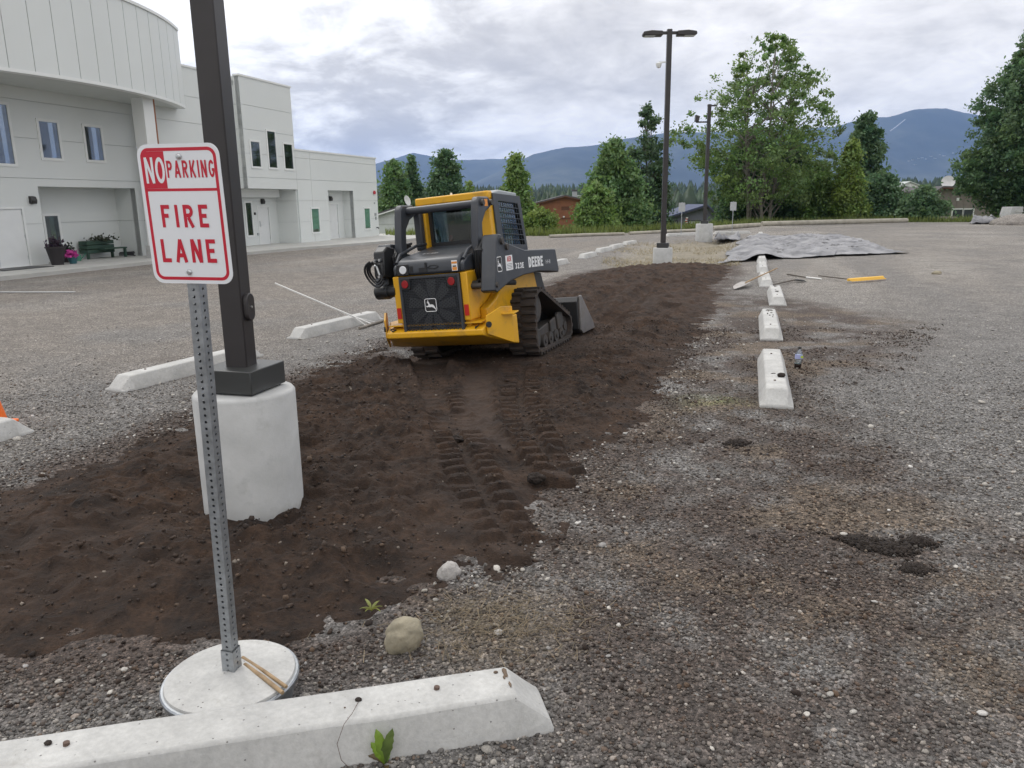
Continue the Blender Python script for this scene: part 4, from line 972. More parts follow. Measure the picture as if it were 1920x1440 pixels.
# ------------------------------------------------------------------ cone, tools, bottle
t = thing('traffic_cone', 'orange traffic cone cut by the left frame edge', 'cone', tuple(gp(-22, 800)))
MB().box(-.18, .18, -.18, .18, 0, .03).build('foot', MATS['cone_orange'], t, bevel=.01)
MB().lathe([(.165, .03), (.03, .71), (.02, .71)], 24).build('body', MATS['cone_orange'], t, smooth=True)
def rake(label, head, end, headdir, hw, hm, handle_m, teeth=14, tl=.05, hr=.012, thick=.02):
    t = thing('rake', label, 'rake'); hd = np.array(headdir, float); hd /= np.linalg.norm(hd); hp = np.array(head, float)
    a, b = hp - hd * hw / 2, hp + hd * hw / 2
    bar = MB().tube([tuple(a), tuple(hp), tuple(b)], thick, 8).build('head_bar', MATS[hm], t)
    for i in range(teeth):
        p = a + (b - a) * (i + .5) / teeth; MB().tube([tuple(p), tuple(p + np.array([0, -.01, -tl]))], thick * .45, 5).build('tooth', MATS[hm], bar)
    MB().tube([tuple(hp), tuple((hp + end) / 2), tuple(end)], hr, 10).build('handle', MATS[handle_m], t, smooth=True)
    e_ = np.array(end, float); dd = e_ - hp; dd /= np.linalg.norm(dd)
    for s_ in (-1, 1): MB().tube([tuple(hp + hd * s_ * hw * .22), tuple(hp + dd * .3)], .006, 5).build('brace', MATS['white_handle'], t)
    return t
hp = gp(697, 608, .03); rake('grey landscape rake with a white handle propped over a wheel stop', hp, atY(515, 531, 12.3), gp(722, 600)[:3] - gp(672, 616)[:3], .85, 'rake_head', 'white_handle', 18, .03, .014, .022)
A_, B_ = gp(1590, 527, .05), gp(1655, 522, .05)
t = thing('rake', 'wide yellow-headed rake lying on the gravel right of the wheel stops', 'rake')
d = B_ - A_; ln = np.linalg.norm(d); d /= ln; nrm = np.array([-d[1], d[0], 0])
hb = MB().tube([tuple(A_ + np.array([0, 0, .03])), tuple(B_ + np.array([0, 0, .03]))], .035, 10).build('head_bar', MATS['yellow_plastic'], t)
for i in range(22):
    p = A_ + d * ln * (i + .5) / 22; MB().prism([(-.014, 0), (.014, 0), (.008, .12), (-.008, .12)], -.007, .007, 'y', Matrix.Translation(Vector(p) + Vector((0, 0, .03))) @ Matrix.Rotation(math.atan2(d[1], d[0]), 4, 'Z') @ Matrix.Rotation(math.radians(105), 4, 'X')).build('tooth', MATS['yellow_plastic'], hb)
MB().tube([tuple(A_ + d * .05 + np.array([0, 0, .04])), tuple(gp(1535, 517, .04))], .014, 8).build('handle', MATS['dark_handle'], t)
def shovel(label, tip, sock, end, bw, bm, hm):
    t = thing('shovel', label, 'shovel'); tip, sock, end = (np.array(p, float) for p in (tip, sock, end))
    d = tip - sock; l = np.linalg.norm(d); d /= l; s_ = np.cross(d, [0, 0, 1]); s_ /= np.linalg.norm(s_); n_ = np.cross(s_, d)
    prof = [(0, .25), (.12, .9), (.5, 1), (.8, .8), (1, .12)]; vs = []
    for k, w_ in prof:
        for j in (-1, -.5, 0, .5, 1): vs.append(sock + d * l * k + s_ * bw / 2 * w_ * j + n_ * (.03 * j * j * w_ - .01))
    top = len(vs); vs += [v - n_ * .004 for v in vs]
    fs = [(r * 5 + c, r * 5 + c + 1, r * 5 + c + 6, r * 5 + c + 5) for r in range(4) for c in range(4)]; fs += [tuple(i + top for i in f[::-1]) for f in fs]
    MB().add(vs, fs).build('blade', MATS[bm], t, smooth=True)
    MB().tube([tuple(sock + d * l * .2), tuple(sock), tuple((sock + end) / 2), tuple(end)], [.012, .019, .016, .015], 10).build('handle', MATS[hm], t, smooth=True)
shovel('long-handled shovel lying across a wheel stop with its blade on the soil edge', gp(1377, 541, .03), gp(1402, 528, .10), gp(1457, 503, .30), .24, 'shovel_steel', 'wood_stick')
shovel('black-bladed shovel lying on the gravel between the stops and the yellow rake', gp(1512, 527, .03), gp(1488, 525, .05), gp(1448, 534, .05), .24, 'loader_black', 'dark_handle')
t = thing('tool_handle', 'pale-tipped pole lying behind the black-bladed shovel', 'pole')
MB().tube([tuple(gp(1476, 514, .03)), tuple(gp(1512, 520, .03))], .016, 8).build('handle', MATS['dark_handle'], t); MB().tube([tuple(gp(1512, 520, .03)), tuple(gp(1540, 523, .03))], .020, 8).build('ferrule', MATS['white_handle'], t)
bp = gp(1495, 690); bz = float(ground_h(np.array([bp[0]]), np.array([bp[1]]))[0])
t = thing('drink_bottle', 'plastic drink bottle standing beside the nearest right-row wheel stop', 'bottle', (bp[0], bp[1], bz)); t.rotation_euler = (0, math.radians(4), .5); t.scale = (1.15, 1.15, 1.1)
MB().lathe([(.030, 0), (.034, .01), (.034, .05), (.0335, .052)], 20).build('drink', MATS['bottle_drink'], t, smooth=True)
MB().lathe([(.0355, .0525), (.0355, .085), (.031, .095), (.0355, .105), (.0355, .15), (.030, .175), (.014, .205), (.013, .215)], 20).build('bottle_wall', MATS['bottle_clear'], t, smooth=True)
MB().lathe([(.0368, .105), (.0368, .150)], 20).build('label_wrap', MATS['bottle_label'], t, smooth=True)
MB().box(-.012, .02, -.040, -.034, .118, .140).build('label_mark', MATS['bottle_label_green'], t)
MB().lathe([(.016, .213), (.016, .233), (.014, .236)], 16).build('cap', MATS['bottle_cap'], t, smooth=True)
# ------------------------------------------------------------------ tarp
g = NG('tarp'); P = g.coord('Object')
c = g.mix(g.ramp(g.noise(P, 1.2, 6, .6), [(.35, 0), (.65, 1)]), (.10, .103, .115), (.29, .29, .305)); c = g.mix(g.ramp(g.noise(P, .9, 5, .6, .5), [(.60, 0), (.66, 1)]), c, (.02, .02, .022))
g.set(c, .5, normal=g.bump(g.noise(P, 7, 5, .6, 1.0), .5, .05)); MATS['tarp'] = g.m
def tarp(name, label, corner, nu, nv, amp, rowline, seed, hbase=.02, rag=.25):
    A, B, C2, D = [np.array(p[:2], float) for p in corner]     # near left, near right, far right, far left
    u, v = np.meshgrid(np.linspace(0, 1, nu), np.linspace(0, 1, nv)); u, v = u.ravel(), v.ravel()
    p = (A[None] * ((1 - u) * (1 - v))[:, None] + B[None] * (u * (1 - v))[:, None] + C2[None] * (u * v)[:, None] + D[None] * ((1 - u) * v)[:, None])
    x_, y_ = p[:, 0], p[:, 1]; edge_ = np.minimum(np.minimum(u, 1 - u), np.minimum(v, 1 - v))
    x_ = x_ + rag * (fbm(u * 9, v * 9, seed, 3) - .5) * ss(.15, 0, edge_) * 3; y_ = y_ + rag * (fbm(u * 9, v * 9, seed + 5, 3) - .5) * ss(.15, 0, edge_) * 3
    f1 = (1 - np.abs(2 * fbm(x_ * .8 + y_ * .2, y_ * .35, seed + 9, 4) - 1)) ** 4; f2 = (1 - np.abs(2 * fbm(x_ * .5, y_ * 1.3, seed + 13, 4) - 1)) ** 5
    z_ = hbase + amp * (f1 + .7 * f2) * (.35 + .65 * ss(0, .08, edge_))
    if rowline is not None:
        (ax, ay), (bx, by) = rowline; ex, ey = bx - ax, by - ay; l = math.hypot(ex, ey); s_ = ((x_ - ax) * ex + (y_ - ay) * ey) / l; d = np.abs((x_ - ax) * ey - (y_ - ay) * ex) / l
        on = ss(.0, .3, np.mod(s_, 3.75) - .15) * ss(2.75, 2.4, np.mod(s_, 3.75)); z_ = np.maximum(z_, z_ * .3 + .21 * ss(.75, .08, d) * (.40 + .60 * on))
    idx_ = np.arange(nu * nv).reshape(nv, nu); q_ = np.stack([idx_[:-1, :-1], idx_[:-1, 1:], idx_[1:, 1:], idx_[1:, :-1]], -1).reshape(-1, 4)
    o = bpy.data.objects.new(name, fast_mesh(name, np.stack([x_, y_, z_ + np.maximum(ground_h(x_, y_), -.03)], 1), q_, MATS['tarp'], True)); link(o)
    so_ = o.modifiers.new('thick', 'SOLIDIFY'); so_.thickness = .006; so_.offset = 1
    return tag(o, label, 'tarp')
tarp('ground_cloth', 'large wrinkled grey landscape cloth spread over the row of wheel stops', (gp(1352, 493), gp(1690, 476), gp(1580, 443), gp(1400, 446)), 110, 150, .15, ((7.98, 24.6), (14.59, 45.34)), 3)
tarp('ground_cloth', 'small crumpled black cloth near the farthest light pole', (gp(1340, 453), gp(1385, 451), gp(1388, 447), gp(1350, 448)), 26, 26, .30, None, 8, rag=.1)
# ------------------------------------------------------------------ weeds in front
def weed(loc, leaves, label, seed):
    t = thing('weed_plant', label, 'weed', loc)
    r = np.random.default_rng(seed)
    for az, ln, wd_, lean, colr in leaves:
        n_ = 12; vs, cs = [], []; ca, sa = math.cos(az), math.sin(az)
        for i in range(n_):
            k = i / (n_ - 1); w_ = wd_ * (math.sin(math.pi * min(1, k * .9 + .06)) ** .8) * (1 + .18 * ((i % 2) - .5) * (.3 < k < .95)) * (.3 + .7 * min(1, k * 2.5)) * (1 if k < 1 else .05)
            ang = lean * (.35 + .75 * k); o_ = ln * k * math.sin(ang); z_ = ln * k * math.cos(ang)
            for j in (-1, 0, 1): vs.append((o_ * ca + j * w_ * .96, o_ * sa + j * w_ * .25 - .006 * (1 - abs(j)), z_ - j * w_ * .5 * ca * math.sin(ang))); cs.append(np.array(colr) * (.8 + .4 * r.random()))
        fs = [(i * 3 + j, i * 3 + j + 1, i * 3 + j + 4, i * 3 + j + 3) for i in range(n_ - 1) for j in (0, 1)]
        o = bpy.data.objects.new('leaf', fast_mesh('leaf', vs, fs, MATS['leaves'], True, np.array(cs))); link(o, t)
GRN = (.16, .26, .035); DGR = (.10, .15, .04); BRN = (.12, .085, .04)
weed(tuple(gp(722, 1436)), [(2.9, .150, .020, .16, GRN), (3.0, .105, .019, .42, (.18, .30, .03)), (.1, .155, .020, .20, DGR), (2.9, .09, .013, 1.1, BRN), (-1.2, .05, .01, 1.1, BRN), (1.2, .06, .012, .6, GRN)], 'green toothed weed growing in front of the foreground wheel stop', 4)
weed(tuple(gp(697, 1146, .02)), [(a * 1.1, .06 + .01 * (a % 3), .008, 1.0 + .1 * (a % 2), (.22, .24, .06)) for a in range(6)], 'small pale weed at the soil edge left of the tan boulder', 6)
# dry grass litter
n = 800; dp_ = np.array(DEBRIS); c0 = dp_.mean(0)
px_ = c0[0] + RNG.normal(size=n) * .24; py_ = c0[1] + RNG.normal(size=n) * .15; a = RNG.random(n) * 6.283; l = .012 + .03 * RNG.random(n); w_ = .0009 + .0009 * RNG.random(n)
k = poly_sd(SOIL, px_, py_) < .05; px_, py_, a, l, w_ = px_[k], py_[k], a[k], l[k], w_[k]; n = len(px_)
z0 = ground_h(px_, py_) + .012 + .012 * RNG.random(n); z1 = z0 + .03 * (RNG.random(n) - .35)
dx, dy = np.cos(a) * l, np.sin(a) * l; wx, wy = -np.sin(a) * w_, np.cos(a) * w_
V = np.stack([np.stack([px_ - dx + wx, py_ - dy + wy, z0], 1), np.stack([px_ - dx - wx, py_ - dy - wy, z0], 1), np.stack([px_ + dx - wx, py_ + dy - wy, z1], 1), np.stack([px_ + dx + wx, py_ + dy + wy, z1], 1)], 1).reshape(-1, 3)
o = bpy.data.objects.new('dry_grass_litter', fast_mesh('dry_grass_litter', V, np.arange(4 * n).reshape(-1, 4), MATS['leaves'], False, np.repeat(np.array([.24, .185, .12]) * (.4 + .8 * RNG.random((n, 1))), 4, 0))); link(o); tag(o, 'dry straw litter on the gravel beside the tan boulder', 'litter', kind='stuff')

# ------------------------------------------------------------------ compact track loader (local x right, y forward, z up)
LD = thing('track_loader', 'yellow and charcoal compact track loader with rubber tracks, seen from behind on the soil', 'loader')
M = Matrix.Identity(4)
for i in range(3): M[i][0], M[i][1], M[i][2], M[i][3] = L_rt[i], L_fw[i], L_up[i], L_O[i]
LD.matrix_world = M
YL, GR, BK = MATS['loader_yellow'], MATS['loader_grey'], MATS['loader_black']
def P_(name, mb, m_, parent=LD, **k): return mb.build(name, m_, parent, **k)
# body and engine bay
body = P_('body', MB().prism([(-1.67, .50), (-1.67, 1.17), (-1.30, 1.17), (.02, 1.12), (.20, .95), (.20, .30), (-1.30, .30)], -.45, .45), YL, bevel=.015)
for s_ in (-1, 1):
    P_('fender', MB().prism([(-1.42, .46), (-1.42, .72), (-1.15, .80), (-.92, .93), (-.55, 1.0), (.06, 1.045), (.20, .98), (.30, .72), (.30, .40), (-.9, .40)], *sorted((s_ * .452, s_ * .56))), YL, bevel=.02)
    P_('corner_panel', MB().prism([(-1.715, .62), (-1.715, 1.16), (-1.62, 1.165), (-1.45, 1.165), (-1.45, .62)], *sorted((s_ * .392, s_ * .475))), YL, bevel=.01)
    P_('rear_reflector', MB().box(*sorted((s_ * .408, s_ * .462)), -1.723, -1.716, .675, .80), MATS['red_reflector'])
# rear bumper with raised corner plates
bv = []
for y_, hw_, z0_, z1_ in ((-1.76, .62, .452, .515), (-1.60, .66, .395, .585), (-1.36, .80, .30, .60), (-1.14, .80, .25, .60)):
    bv += [(-hw_, y_, z0_), (hw_, y_, z0_), (hw_, y_, z1_), (-hw_, y_, z1_)]
bf = [(0, 1, 2, 3), (12, 15, 14, 13)] + [(4 * i + k, 4 * i + 4 + k, 4 * i + 4 + (k + 1) % 4, 4 * i + (k + 1) % 4) for i in range(3) for k in range(4)]
bump_ = P_('bumper', MB().add(bv, bf), YL, bevel=.012)
for s_ in (-1, 1):
    mb = MB(); p0 = np.array([s_ * .645, -1.70]); p1 = np.array([s_ * .822, -1.36]); nn_ = np.array([s_ * .02, -.01])
    mb.add([(*p0, .452), (*p1, .29), (*p1, .72), (*(p0 * .45 + p1 * .55), .735), (*p0, .66)] + [(*(p + nn_), z_) for p, z_ in ((p0, .452), (p1, .29), (p1, .72), (p0 * .45 + p1 * .55, .735), (p0, .66))],
           [(0, 1, 2, 3, 4), (9, 8, 7, 6, 5)] + [(k, 5 + k, 5 + (k + 1) % 5, (k + 1) % 5) for k in range(5)])
    P_('corner_plate', mb, YL, bump_, bevel=.006)
    P_('tie_down', MB().cyl((s_ * .668, -1.69, .56), (s_ * .684, -1.70, .56), .035, n=14), BK, bump_)
    if s_ > 0: P_('step', MB().prism([(-1.52, .640), (-1.36, .650), (-1.36, .666), (-1.52, .656)], .74, .915), YL, bump_, bevel=.004)
    P_('shackle', MB().tube([(s_ * .55, -1.70, .56), (s_ * .565, -1.755, .555), (s_ * .535, -1.755, .535), (s_ * .52, -1.70, .545)], .008, 6), BK, bump_)
P_('rear_sill', MB().box(-.60, .60, -1.72, -1.40, .585, .60), YL, bump_)
# grille door: frame, bars, short cross pieces, fan behind, lamps, badge
gd_ = P_('grille_door', MB().ring([(-.388, .475), (.395, .475), (.388, 1.155), (-.382, 1.155)], [(-.355, .505), (.362, .505), (.355, 1.125), (-.35, 1.125)], -1.745, -1.68, 'y'), GR, bevel=.006)
rows = 34; mb = MB()
for i in range(rows + 1):
    z_ = .505 + .62 * i / rows; mb.box(-.352, .358, -1.735, -1.723, z_ - .0026, z_ + .0026)
    if i < rows:
        for j in range(15):
            x_ = -.352 + .71 * (j + (.5 if i % 2 else 0)) / 14.5; mb.box(x_ - .0038, x_ + .0038, -1.7345, -1.7235, z_ + .0035, z_ + .0148)
tag(P_('grille_bars', mb, GR, gd_), kind='stuff')
P_('radiator_core', MB().box(-.352, .358, -1.69, -1.683, .507, 1.123), BK, gd_)
P_('fan_hub', MB().cyl((0, -1.69, .80), (0, -1.712, .80), .075, n=24), MATS['fan'], gd_)
for k in range(9):
    a = 2 * math.pi * k / 9 + .2; ca, sa = math.cos(a), math.sin(a); q_ = [(.08, -.03), (.17, -.062), (.295, -.075), (.305, .045), (.17, .035), (.08, .02)]
    P_('fan_blade', MB().add([(u * ca - v * sa, -1.702 - .008 * (i > 2), .80 + u * sa + v * ca) for i, (u, v) in enumerate(q_)] + [(u * ca - v * sa, -1.698 - .008 * (i > 2), .80 + u * sa + v * ca) for i, (u, v) in enumerate(q_)], [(0, 1, 4, 5), (1, 2, 3, 4), (11, 10, 7, 6), (10, 9, 8, 7)]), MATS['fan'], gd_)
for s_ in (-1, 1):
    tl_ = P_('tail_light', MB().prism(rrect(s_ * .297 - .062, s_ * .297 + .062, 1.008, 1.135, .02), -1.752, -1.725, 'y'), BK, bevel=.004)
    P_('lens', MB().prism([(s_ * .297 + .043 * math.cos(a), 1.072 + .046 * math.sin(a)) for a in np.linspace(0, 6.283, 25)[:-1]], -1.764, -1.752, 'y'), MATS['red_lens'], tl_, bevel=.004)
DEER = [(-.42, -.10), (-.36, -.16), (-.20, -.14), (-.10, -.17), (.05, -.15), (.18, -.19), (.33, -.30), (.40, -.40), (.43, -.33), (.34, -.15), (.24, .0), (.10, .05), (-.05, .04), (-.11, .12), (-.12, .22), (-.20, .25), (-.17, .31), (-.22, .40), (-.25, .38), (-.22, .30), (-.26, .34), (-.29, .32), (-.25, .27), (-.33, .20), (-.31, .16), (-.23, .16), (-.21, .04), (-.24, -.05), (-.33, -.05), (-.38, -.04)]
def badge(mapf, sc_, parent, squeeze=1.):
    b_ = bpy.data.objects.new('badge', None); 
    def ringm(o, i_, l): 
        mb = MB(); n_ = len(o); mb.add([mapf(x_ * sc_ * squeeze, z_ * sc_, l) for x_, z_ in o] + [mapf(x_ * sc_ * squeeze, z_ * sc_, l) for x_, z_ in i_], [(k, (k + 1) % n_, n_ + (k + 1) % n_, n_ + k) for k in range(n_)]); return mb
    pl2 = MB().add([mapf(x_ * sc_ * squeeze, z_ * sc_, 0) for x_, z_ in rrect(-.5, .5, -.5, .5, .16)], [list(range(28))]).build('badge', BK, parent)
    ringm(rrect(-.5, .5, -.5, .5, .16), rrect(-.45, .45, -.45, .45, .12), .001).build('badge_rim', MATS['white_print'], pl2)
    MB().add([mapf(x_ * sc_ * squeeze * .95, z_ * sc_ * .95, .001) for x_, z_ in DEER], [list(range(len(DEER)))]).build('deer_emblem', MATS['white_print'], pl2)
badge(lambda x_, z_, l: (-.003 + x_, -1.738 - l, .818 + z_), .152, gd_)
# hood
hood = P_('hood', MB().prism([(-1.735, 1.165), (-1.735, 1.285), (-1.70, 1.335), (-1.58, 1.37), (-.86, 1.46), (-.86, 1.12), (-1.45, 1.165)], -.395, .405), GR, bevel=.03)
for s_ in (-1, 1):
    P_('hood_side', MB().prism([(-1.72, 1.168), (-1.72, 1.27), (-1.60, 1.33), (-.95, 1.42), (-.95, 1.12), (-1.45, 1.168)], *sorted((s_ * .398, s_ * .455))), GR, bevel=.02)
    P_('hood_rail', MB().tube([(s_ * .43, -1.66, 1.31), (s_ * .44, -1.55, 1.40), (s_ * .43, -1.15, 1.485), (s_ * .40, -.9, 1.50)], .020, 8), GR, smooth=True)
    for k in range(3): P_('hood_slot', MB().prism([(-1.40 + .11 * k, 1.225), (-1.33 + .11 * k, 1.235), (-1.30 + .11 * k, 1.325), (-1.37 + .11 * k, 1.315)], *sorted((s_ * .452, s_ * .459))), BK)
wl_ = P_('work_light', MB().prism(rrect(-.385, -.235, 1.172, 1.298, .015), -1.752, -1.70, 'y'), BK, bevel=.005)
P_('lens', MB().prism([(-.300 + .046 * math.cos(a), 1.235 + .046 * math.sin(a)) for a in np.linspace(0, 6.283, 25)[:-1]], -1.764, -1.752, 'y'), MATS['lamp_lens'], wl_, bevel=.004)
P_('hood_label', MB().box(-.222, -.180, -1.7375, -1.7355, 1.20, 1.27), BK)
P_('latch', MB().box(-.10, -.0, -1.742, -1.734, 1.195, 1.245).box(-.02, .0, -1.748, -1.734, 1.245, 1.30), BK)
P_('latch_cable', MB().tube([(.0, -1.742, 1.235), (.05, -1.745, 1.265), (.12, -1.745, 1.265), (.15, -1.743, 1.245), (.10, -1.742, 1.225), (.02, -1.742, 1.235)], .004, 5), BK)
wd2 = P_('warning_label', MB().box(.315, .385, -1.7385, -1.7355, 1.185, 1.30), MATS['white_print']); P_('label_band', MB().box(.317, .383, -1.7395, -1.7387, 1.262, 1.285), MATS['orange_print'], wd2); P_('label_band', MB().box(.322, .378, -1.7395, -1.7387, 1.19, 1.225), MATS['orange_print'], wd2)
P_('label_band', MB().box(.328, .372, -1.7395, -1.7387, 1.228, 1.242), BK, wd2)
lettering('3-1-221', .040, .20, .16, lambda x_, z_, l: (-.14 + x_, -1.56 + z_ * .95, 1.378 + .125 * z_ + .012 + l), 'letter', 'white_print', hood, gap=.2)
# cab
cab = P_('cab_floor', MB().box(-.45, .45, -.84, .12, 1.10, 1.20), BK)
P_('roof', MB().prism([(-.80, 1.965), (-.80, 2.025), (-.55, 2.065), (.03, 2.03), (.05, 1.96)], -.47, .47), MATS['roof_grey'], bevel=.015)
P_('roof_rail', MB().box(-.50, .49, -.93, -.80, 1.955, 2.05), YL, bevel=.018)
P_('beacon_stub', MB().cyl((-.03, -.85, 2.02), (-.03, -.85, 2.075), .014, n=8), MATS['white_print'])
for s_ in (-1, 1):
    P_('cab_post', MB().box(*sorted((s_ * .37, s_ * .49)), -.94, -.805, 1.42, 1.955), YL, bevel=.012)
    P_('front_post', MB().prism([(-.02, 1.96), (.05, 1.96), (.17, 1.2), (.10, 1.2)], *sorted((s_ * .43, s_ * .485))), BK)
    outer = [(-.84, 2.02), (.04, 1.985), (.17, 1.28), (-.80, 1.30)]; inner = [(-.69, 1.935), (-.06, 1.895), (.09, 1.36), (-.62, 1.40)]
    sp = P_('side_panel', MB().ring(outer, inner, *sorted((s_ * .492, s_ * .512))), GR, bevel=.005)
    mb = MB(); nw = 9
    for i in range(nw + 1):
        k = i / nw
        lo = np.array(inner[3]) * (1 - k) + np.array(inner[2]) * k; hi = np.array(inner[0]) * (1 - k) + np.array(inner[1]) * k
        mb.tube([(s_ * .503, *lo), (s_ * .503, *hi)], .0055, 4, False)
    for i in range(9):
        k = i / 8
        lo = np.array(inner[0]) * (1 - k) + np.array(inner[3]) * k; hi = np.array(inner[1]) * (1 - k) + np.array(inner[2]) * k
        mb.tube([(s_ * .506, *lo), (s_ * .506, *hi)], .0055, 4, False)
    tag(P_('mesh_guard', mb, MATS['loader_grey'], sp), kind='stuff')
    P_('side_glass', MB().prism(inner, *sorted((s_ * .470, s_ * .476))), MATS['cab_glass'], sp)
rw = P_('rear_window_frame', MB().ring([(-.40, 1.44), (.40, 1.44), (.40, 1.955), (-.40, 1.955)], [(-.33, 1.50), (.33, 1.50), (.33, 1.90), (-.33, 1.90)], -.86, -.81, 'y'), BK)
P_('rear_glass', MB().box(-.335, .335, -.838, -.832, 1.495, 1.905), MATS['cab_glass'], rw)
P_('front_door_frame', MB().ring([(-.43, 1.2), (.43, 1.2), (.43, 1.95), (-.43, 1.95)], [(-.36, 1.26), (.36, 1.26), (.36, 1.90), (-.36, 1.90)], .06, .10, 'y'), BK)
seat_ = P_('seat', MB().prism([(-.62, 1.20), (-.70, 1.72), (-.60, 1.74), (-.50, 1.38), (-.15, 1.36), (-.15, 1.22)], -.22, .22), MATS['seat'], bevel=.04)
P_('seat_belt', MB().prism([(-.705, 1.45), (-.712, 1.50), (-.60, 1.74), (-.585, 1.74)], -.20, -.16), MATS['red_reflector'], seat_)
for s_ in (-1, 1): P_('control_lever', MB().tube([(s_ * .30, -.12, 1.2), (s_ * .28, -.05, 1.55), (s_ * .26, -.08, 1.66)], [.02, .016, .026], 8), BK)
# loader towers, links and the cross tube behind the cab
for s_ in (-1, 1):
    lk = P_('boom_link', MB().prism([(-1.38, 1.92), (-1.32, 1.975), (-1.06, 1.975), (-.99, 1.92), (-1.0, 1.86), (-1.17, 1.80), (-1.29, 1.68), (-1.32, 1.5), (-1.33, 1.22), (-1.46, 1.22), (-1.47, 1.5)], *sorted((s_ * .455, s_ * .545))), GR, bevel=.018)
    for y_, z_ in ((-1.27, 1.905), (-1.02, 1.905), (-1.35, 1.35)): P_('pin', MB().cyl((s_ * .540, y_, z_), (s_ * .575, y_, z_), .036, n=14), MATS['track_steel'], lk)
    P_('link_label', MB().box(*sorted((s_ * .5455, s_ * .547)), -1.19, -1.10, 1.865, 1.945), MATS['orange_print'], lk)
    P_('boom_knee', MB().prism([(-1.42, 1.24), (-1.44, 1.44), (-1.18, 1.44), (-1.18, 1.24)], *sorted((s_ * .545, s_ * .60))), GR, bevel=.01)
    armp = [(-1.66, .93), (-1.60, .90), (-1.20, .985), (-.75, 1.02), (-.20, 1.02), (.20, .985), (.56, .945), (.585, .98), (.50, 1.262), (.42, 1.268), (-.64, 1.315), (-1.24, 1.44), (-1.34, 1.53), (-1.44, 1.54), (-1.50, 1.47)]
    arm_ = P_('boom_arm', MB().prism(armp, *sorted((s_ * .60, s_ * .78))), GR, bevel=.012)
    P_('pin', MB().cyl((s_ * .46, -1.60, .99), (s_ * .80, -1.60, .99), .034, n=14), MATS['track_steel'], arm_)
    P_('pin', MB().cyl((s_ * .775, -1.36, 1.455), (s_ * .805, -1.36, 1.455), .040, n=14), MATS['track_steel'], arm_)
    P_('pin', MB().cyl((s_ * .775, -1.23, 1.385), (s_ * .805, -1.23, 1.385), .036, n=14), MATS['track_steel'], arm_)
    P_('boom_leg', MB().prism([(.10, 1.02), (.52, .96), (.60, .80), (.80, .42), (.78, .28), (.60, .28), (.42, .60), (.16, .84)], *sorted((s_ * .36, s_ * .535))), BK, bevel=.01)
    P_('lift_cylinder', MB().cyl((s_ * .53, -1.52, 1.02), (s_ * .53, -.5, .92), .045, n=16).cyl((s_ * .40, -1.56, 1.0), (s_ * .55, -1.56, 1.0), .050, n=16), BK)
    for k in range(4):
        o_ = .03 * k; P_('hose', MB().tube([(s_ * (.47 + o_ * .6), -1.18, 1.52 - o_), (s_ * (.53 + o_), -1.38, 1.50 - o_ * .5), (s_ * (.52 + o_), -1.52, 1.38), (s_ * (.50 + o_), -1.50, 1.15), (s_ * (.48 + o_), -1.40, 1.0)], .016, 6), BK, smooth=True)
    if s_ > 0:
        ax = lambda oy, oz: (lambda x_, z_, l: (.7815 + l, oy + x_, oz + z_ - .035 * (x_)))
        lettering('DEERE', .128, .52, .215, ax(-.56, 1.095), 'letter', 'white_print', arm_, gap=.10)
        lettering('323E', .068, .28, .21, ax(-1.01, 1.115), 'letter', 'white_print', arm_, gap=.14)
        lettering('1-1-11', .050, .17, .16, ax(.07, 1.095), 'letter', 'white_print', arm_, gap=.2)
        badge(lambda x_, z_, l: (.7815 + l, -1.475 + x_, 1.205 + z_), .17, arm_, .80)
        stk = P_('rental_sticker', MB().box(.7803, .7812, -1.285, -1.075, 1.115, 1.285), MATS['white_print'], arm_)
        lettering('AER', .058, .13, .2, lambda x_, z_, l: (.7817 + l, -1.245 + x_, 1.215 + z_), 'letter', 'red_reflector', stk, gap=.06)
        for k in range(4): P_('print_line', MB().box(.7813, .7818, -1.26, -1.10, 1.133 + .017 * k, 1.138 + .017 * k), MATS['loader_grey'], stk)
P_('cross_tube', MB().tube([(-.50, -1.22, 1.90), (.50, -1.22, 1.90)], .047, 20), GR, smooth=True)
P_('left_boom_post', MB().box(-.50, -.40, -1.02, -.90, 1.42, 1.945), GR, bevel=.02)
# auxiliary hydraulics hanging off the left arm
aux = P_('hydraulic_block', MB().prism([(-1.74, 1.18), (-1.60, 1.14), (-1.48, 1.16), (-1.45, 1.49), (-1.60, 1.52), (-1.70, 1.46)], -.70, -.56), BK, bevel=.015)
for x_, z_ in ((-.66, 1.37), (-.60, 1.37), (-.63, 1.18)): P_('bolt', MB().cyl((x_, -1.755, z_), (x_, -1.70, z_), .016, n=8), MATS['zinc'], aux)
P_('hydraulic_coupler', MB().box(-.69, -.57, -1.75, -1.62, 1.16, 1.34), BK, aux, bevel=.02)
for k in range(3):
    r_ = .105 + .024 * k; P_('hose', MB().tube([(-.640 + r_ * math.cos(a) * (.78 + .06 * k), -1.775 + .03 * math.sin(2 * a) - .010 * k, 1.225 + r_ * math.sin(a) * (1 + .08 * math.sin(a + k))) for a in np.linspace(1.5 + .2 * k, 6.0 - .15 * k, 18)], .0135, 6), BK, aux, smooth=True)
P_('coupler_pipe', MB().tube([(-.66, -1.76, 1.31), (-.62, -1.79, 1.30), (-.60, -1.78, 1.2)], .014, 6), MATS['zinc'], aux)
P_('tilt_cylinder', MB().cyl((-.74, -1.66, 1.0), (-.46, -1.66, 1.0), .070, n=20).cyl((-.60, -1.66, 1.0), (-.56, -1.66, 1.0), .082, n=20), BK, smooth=True)
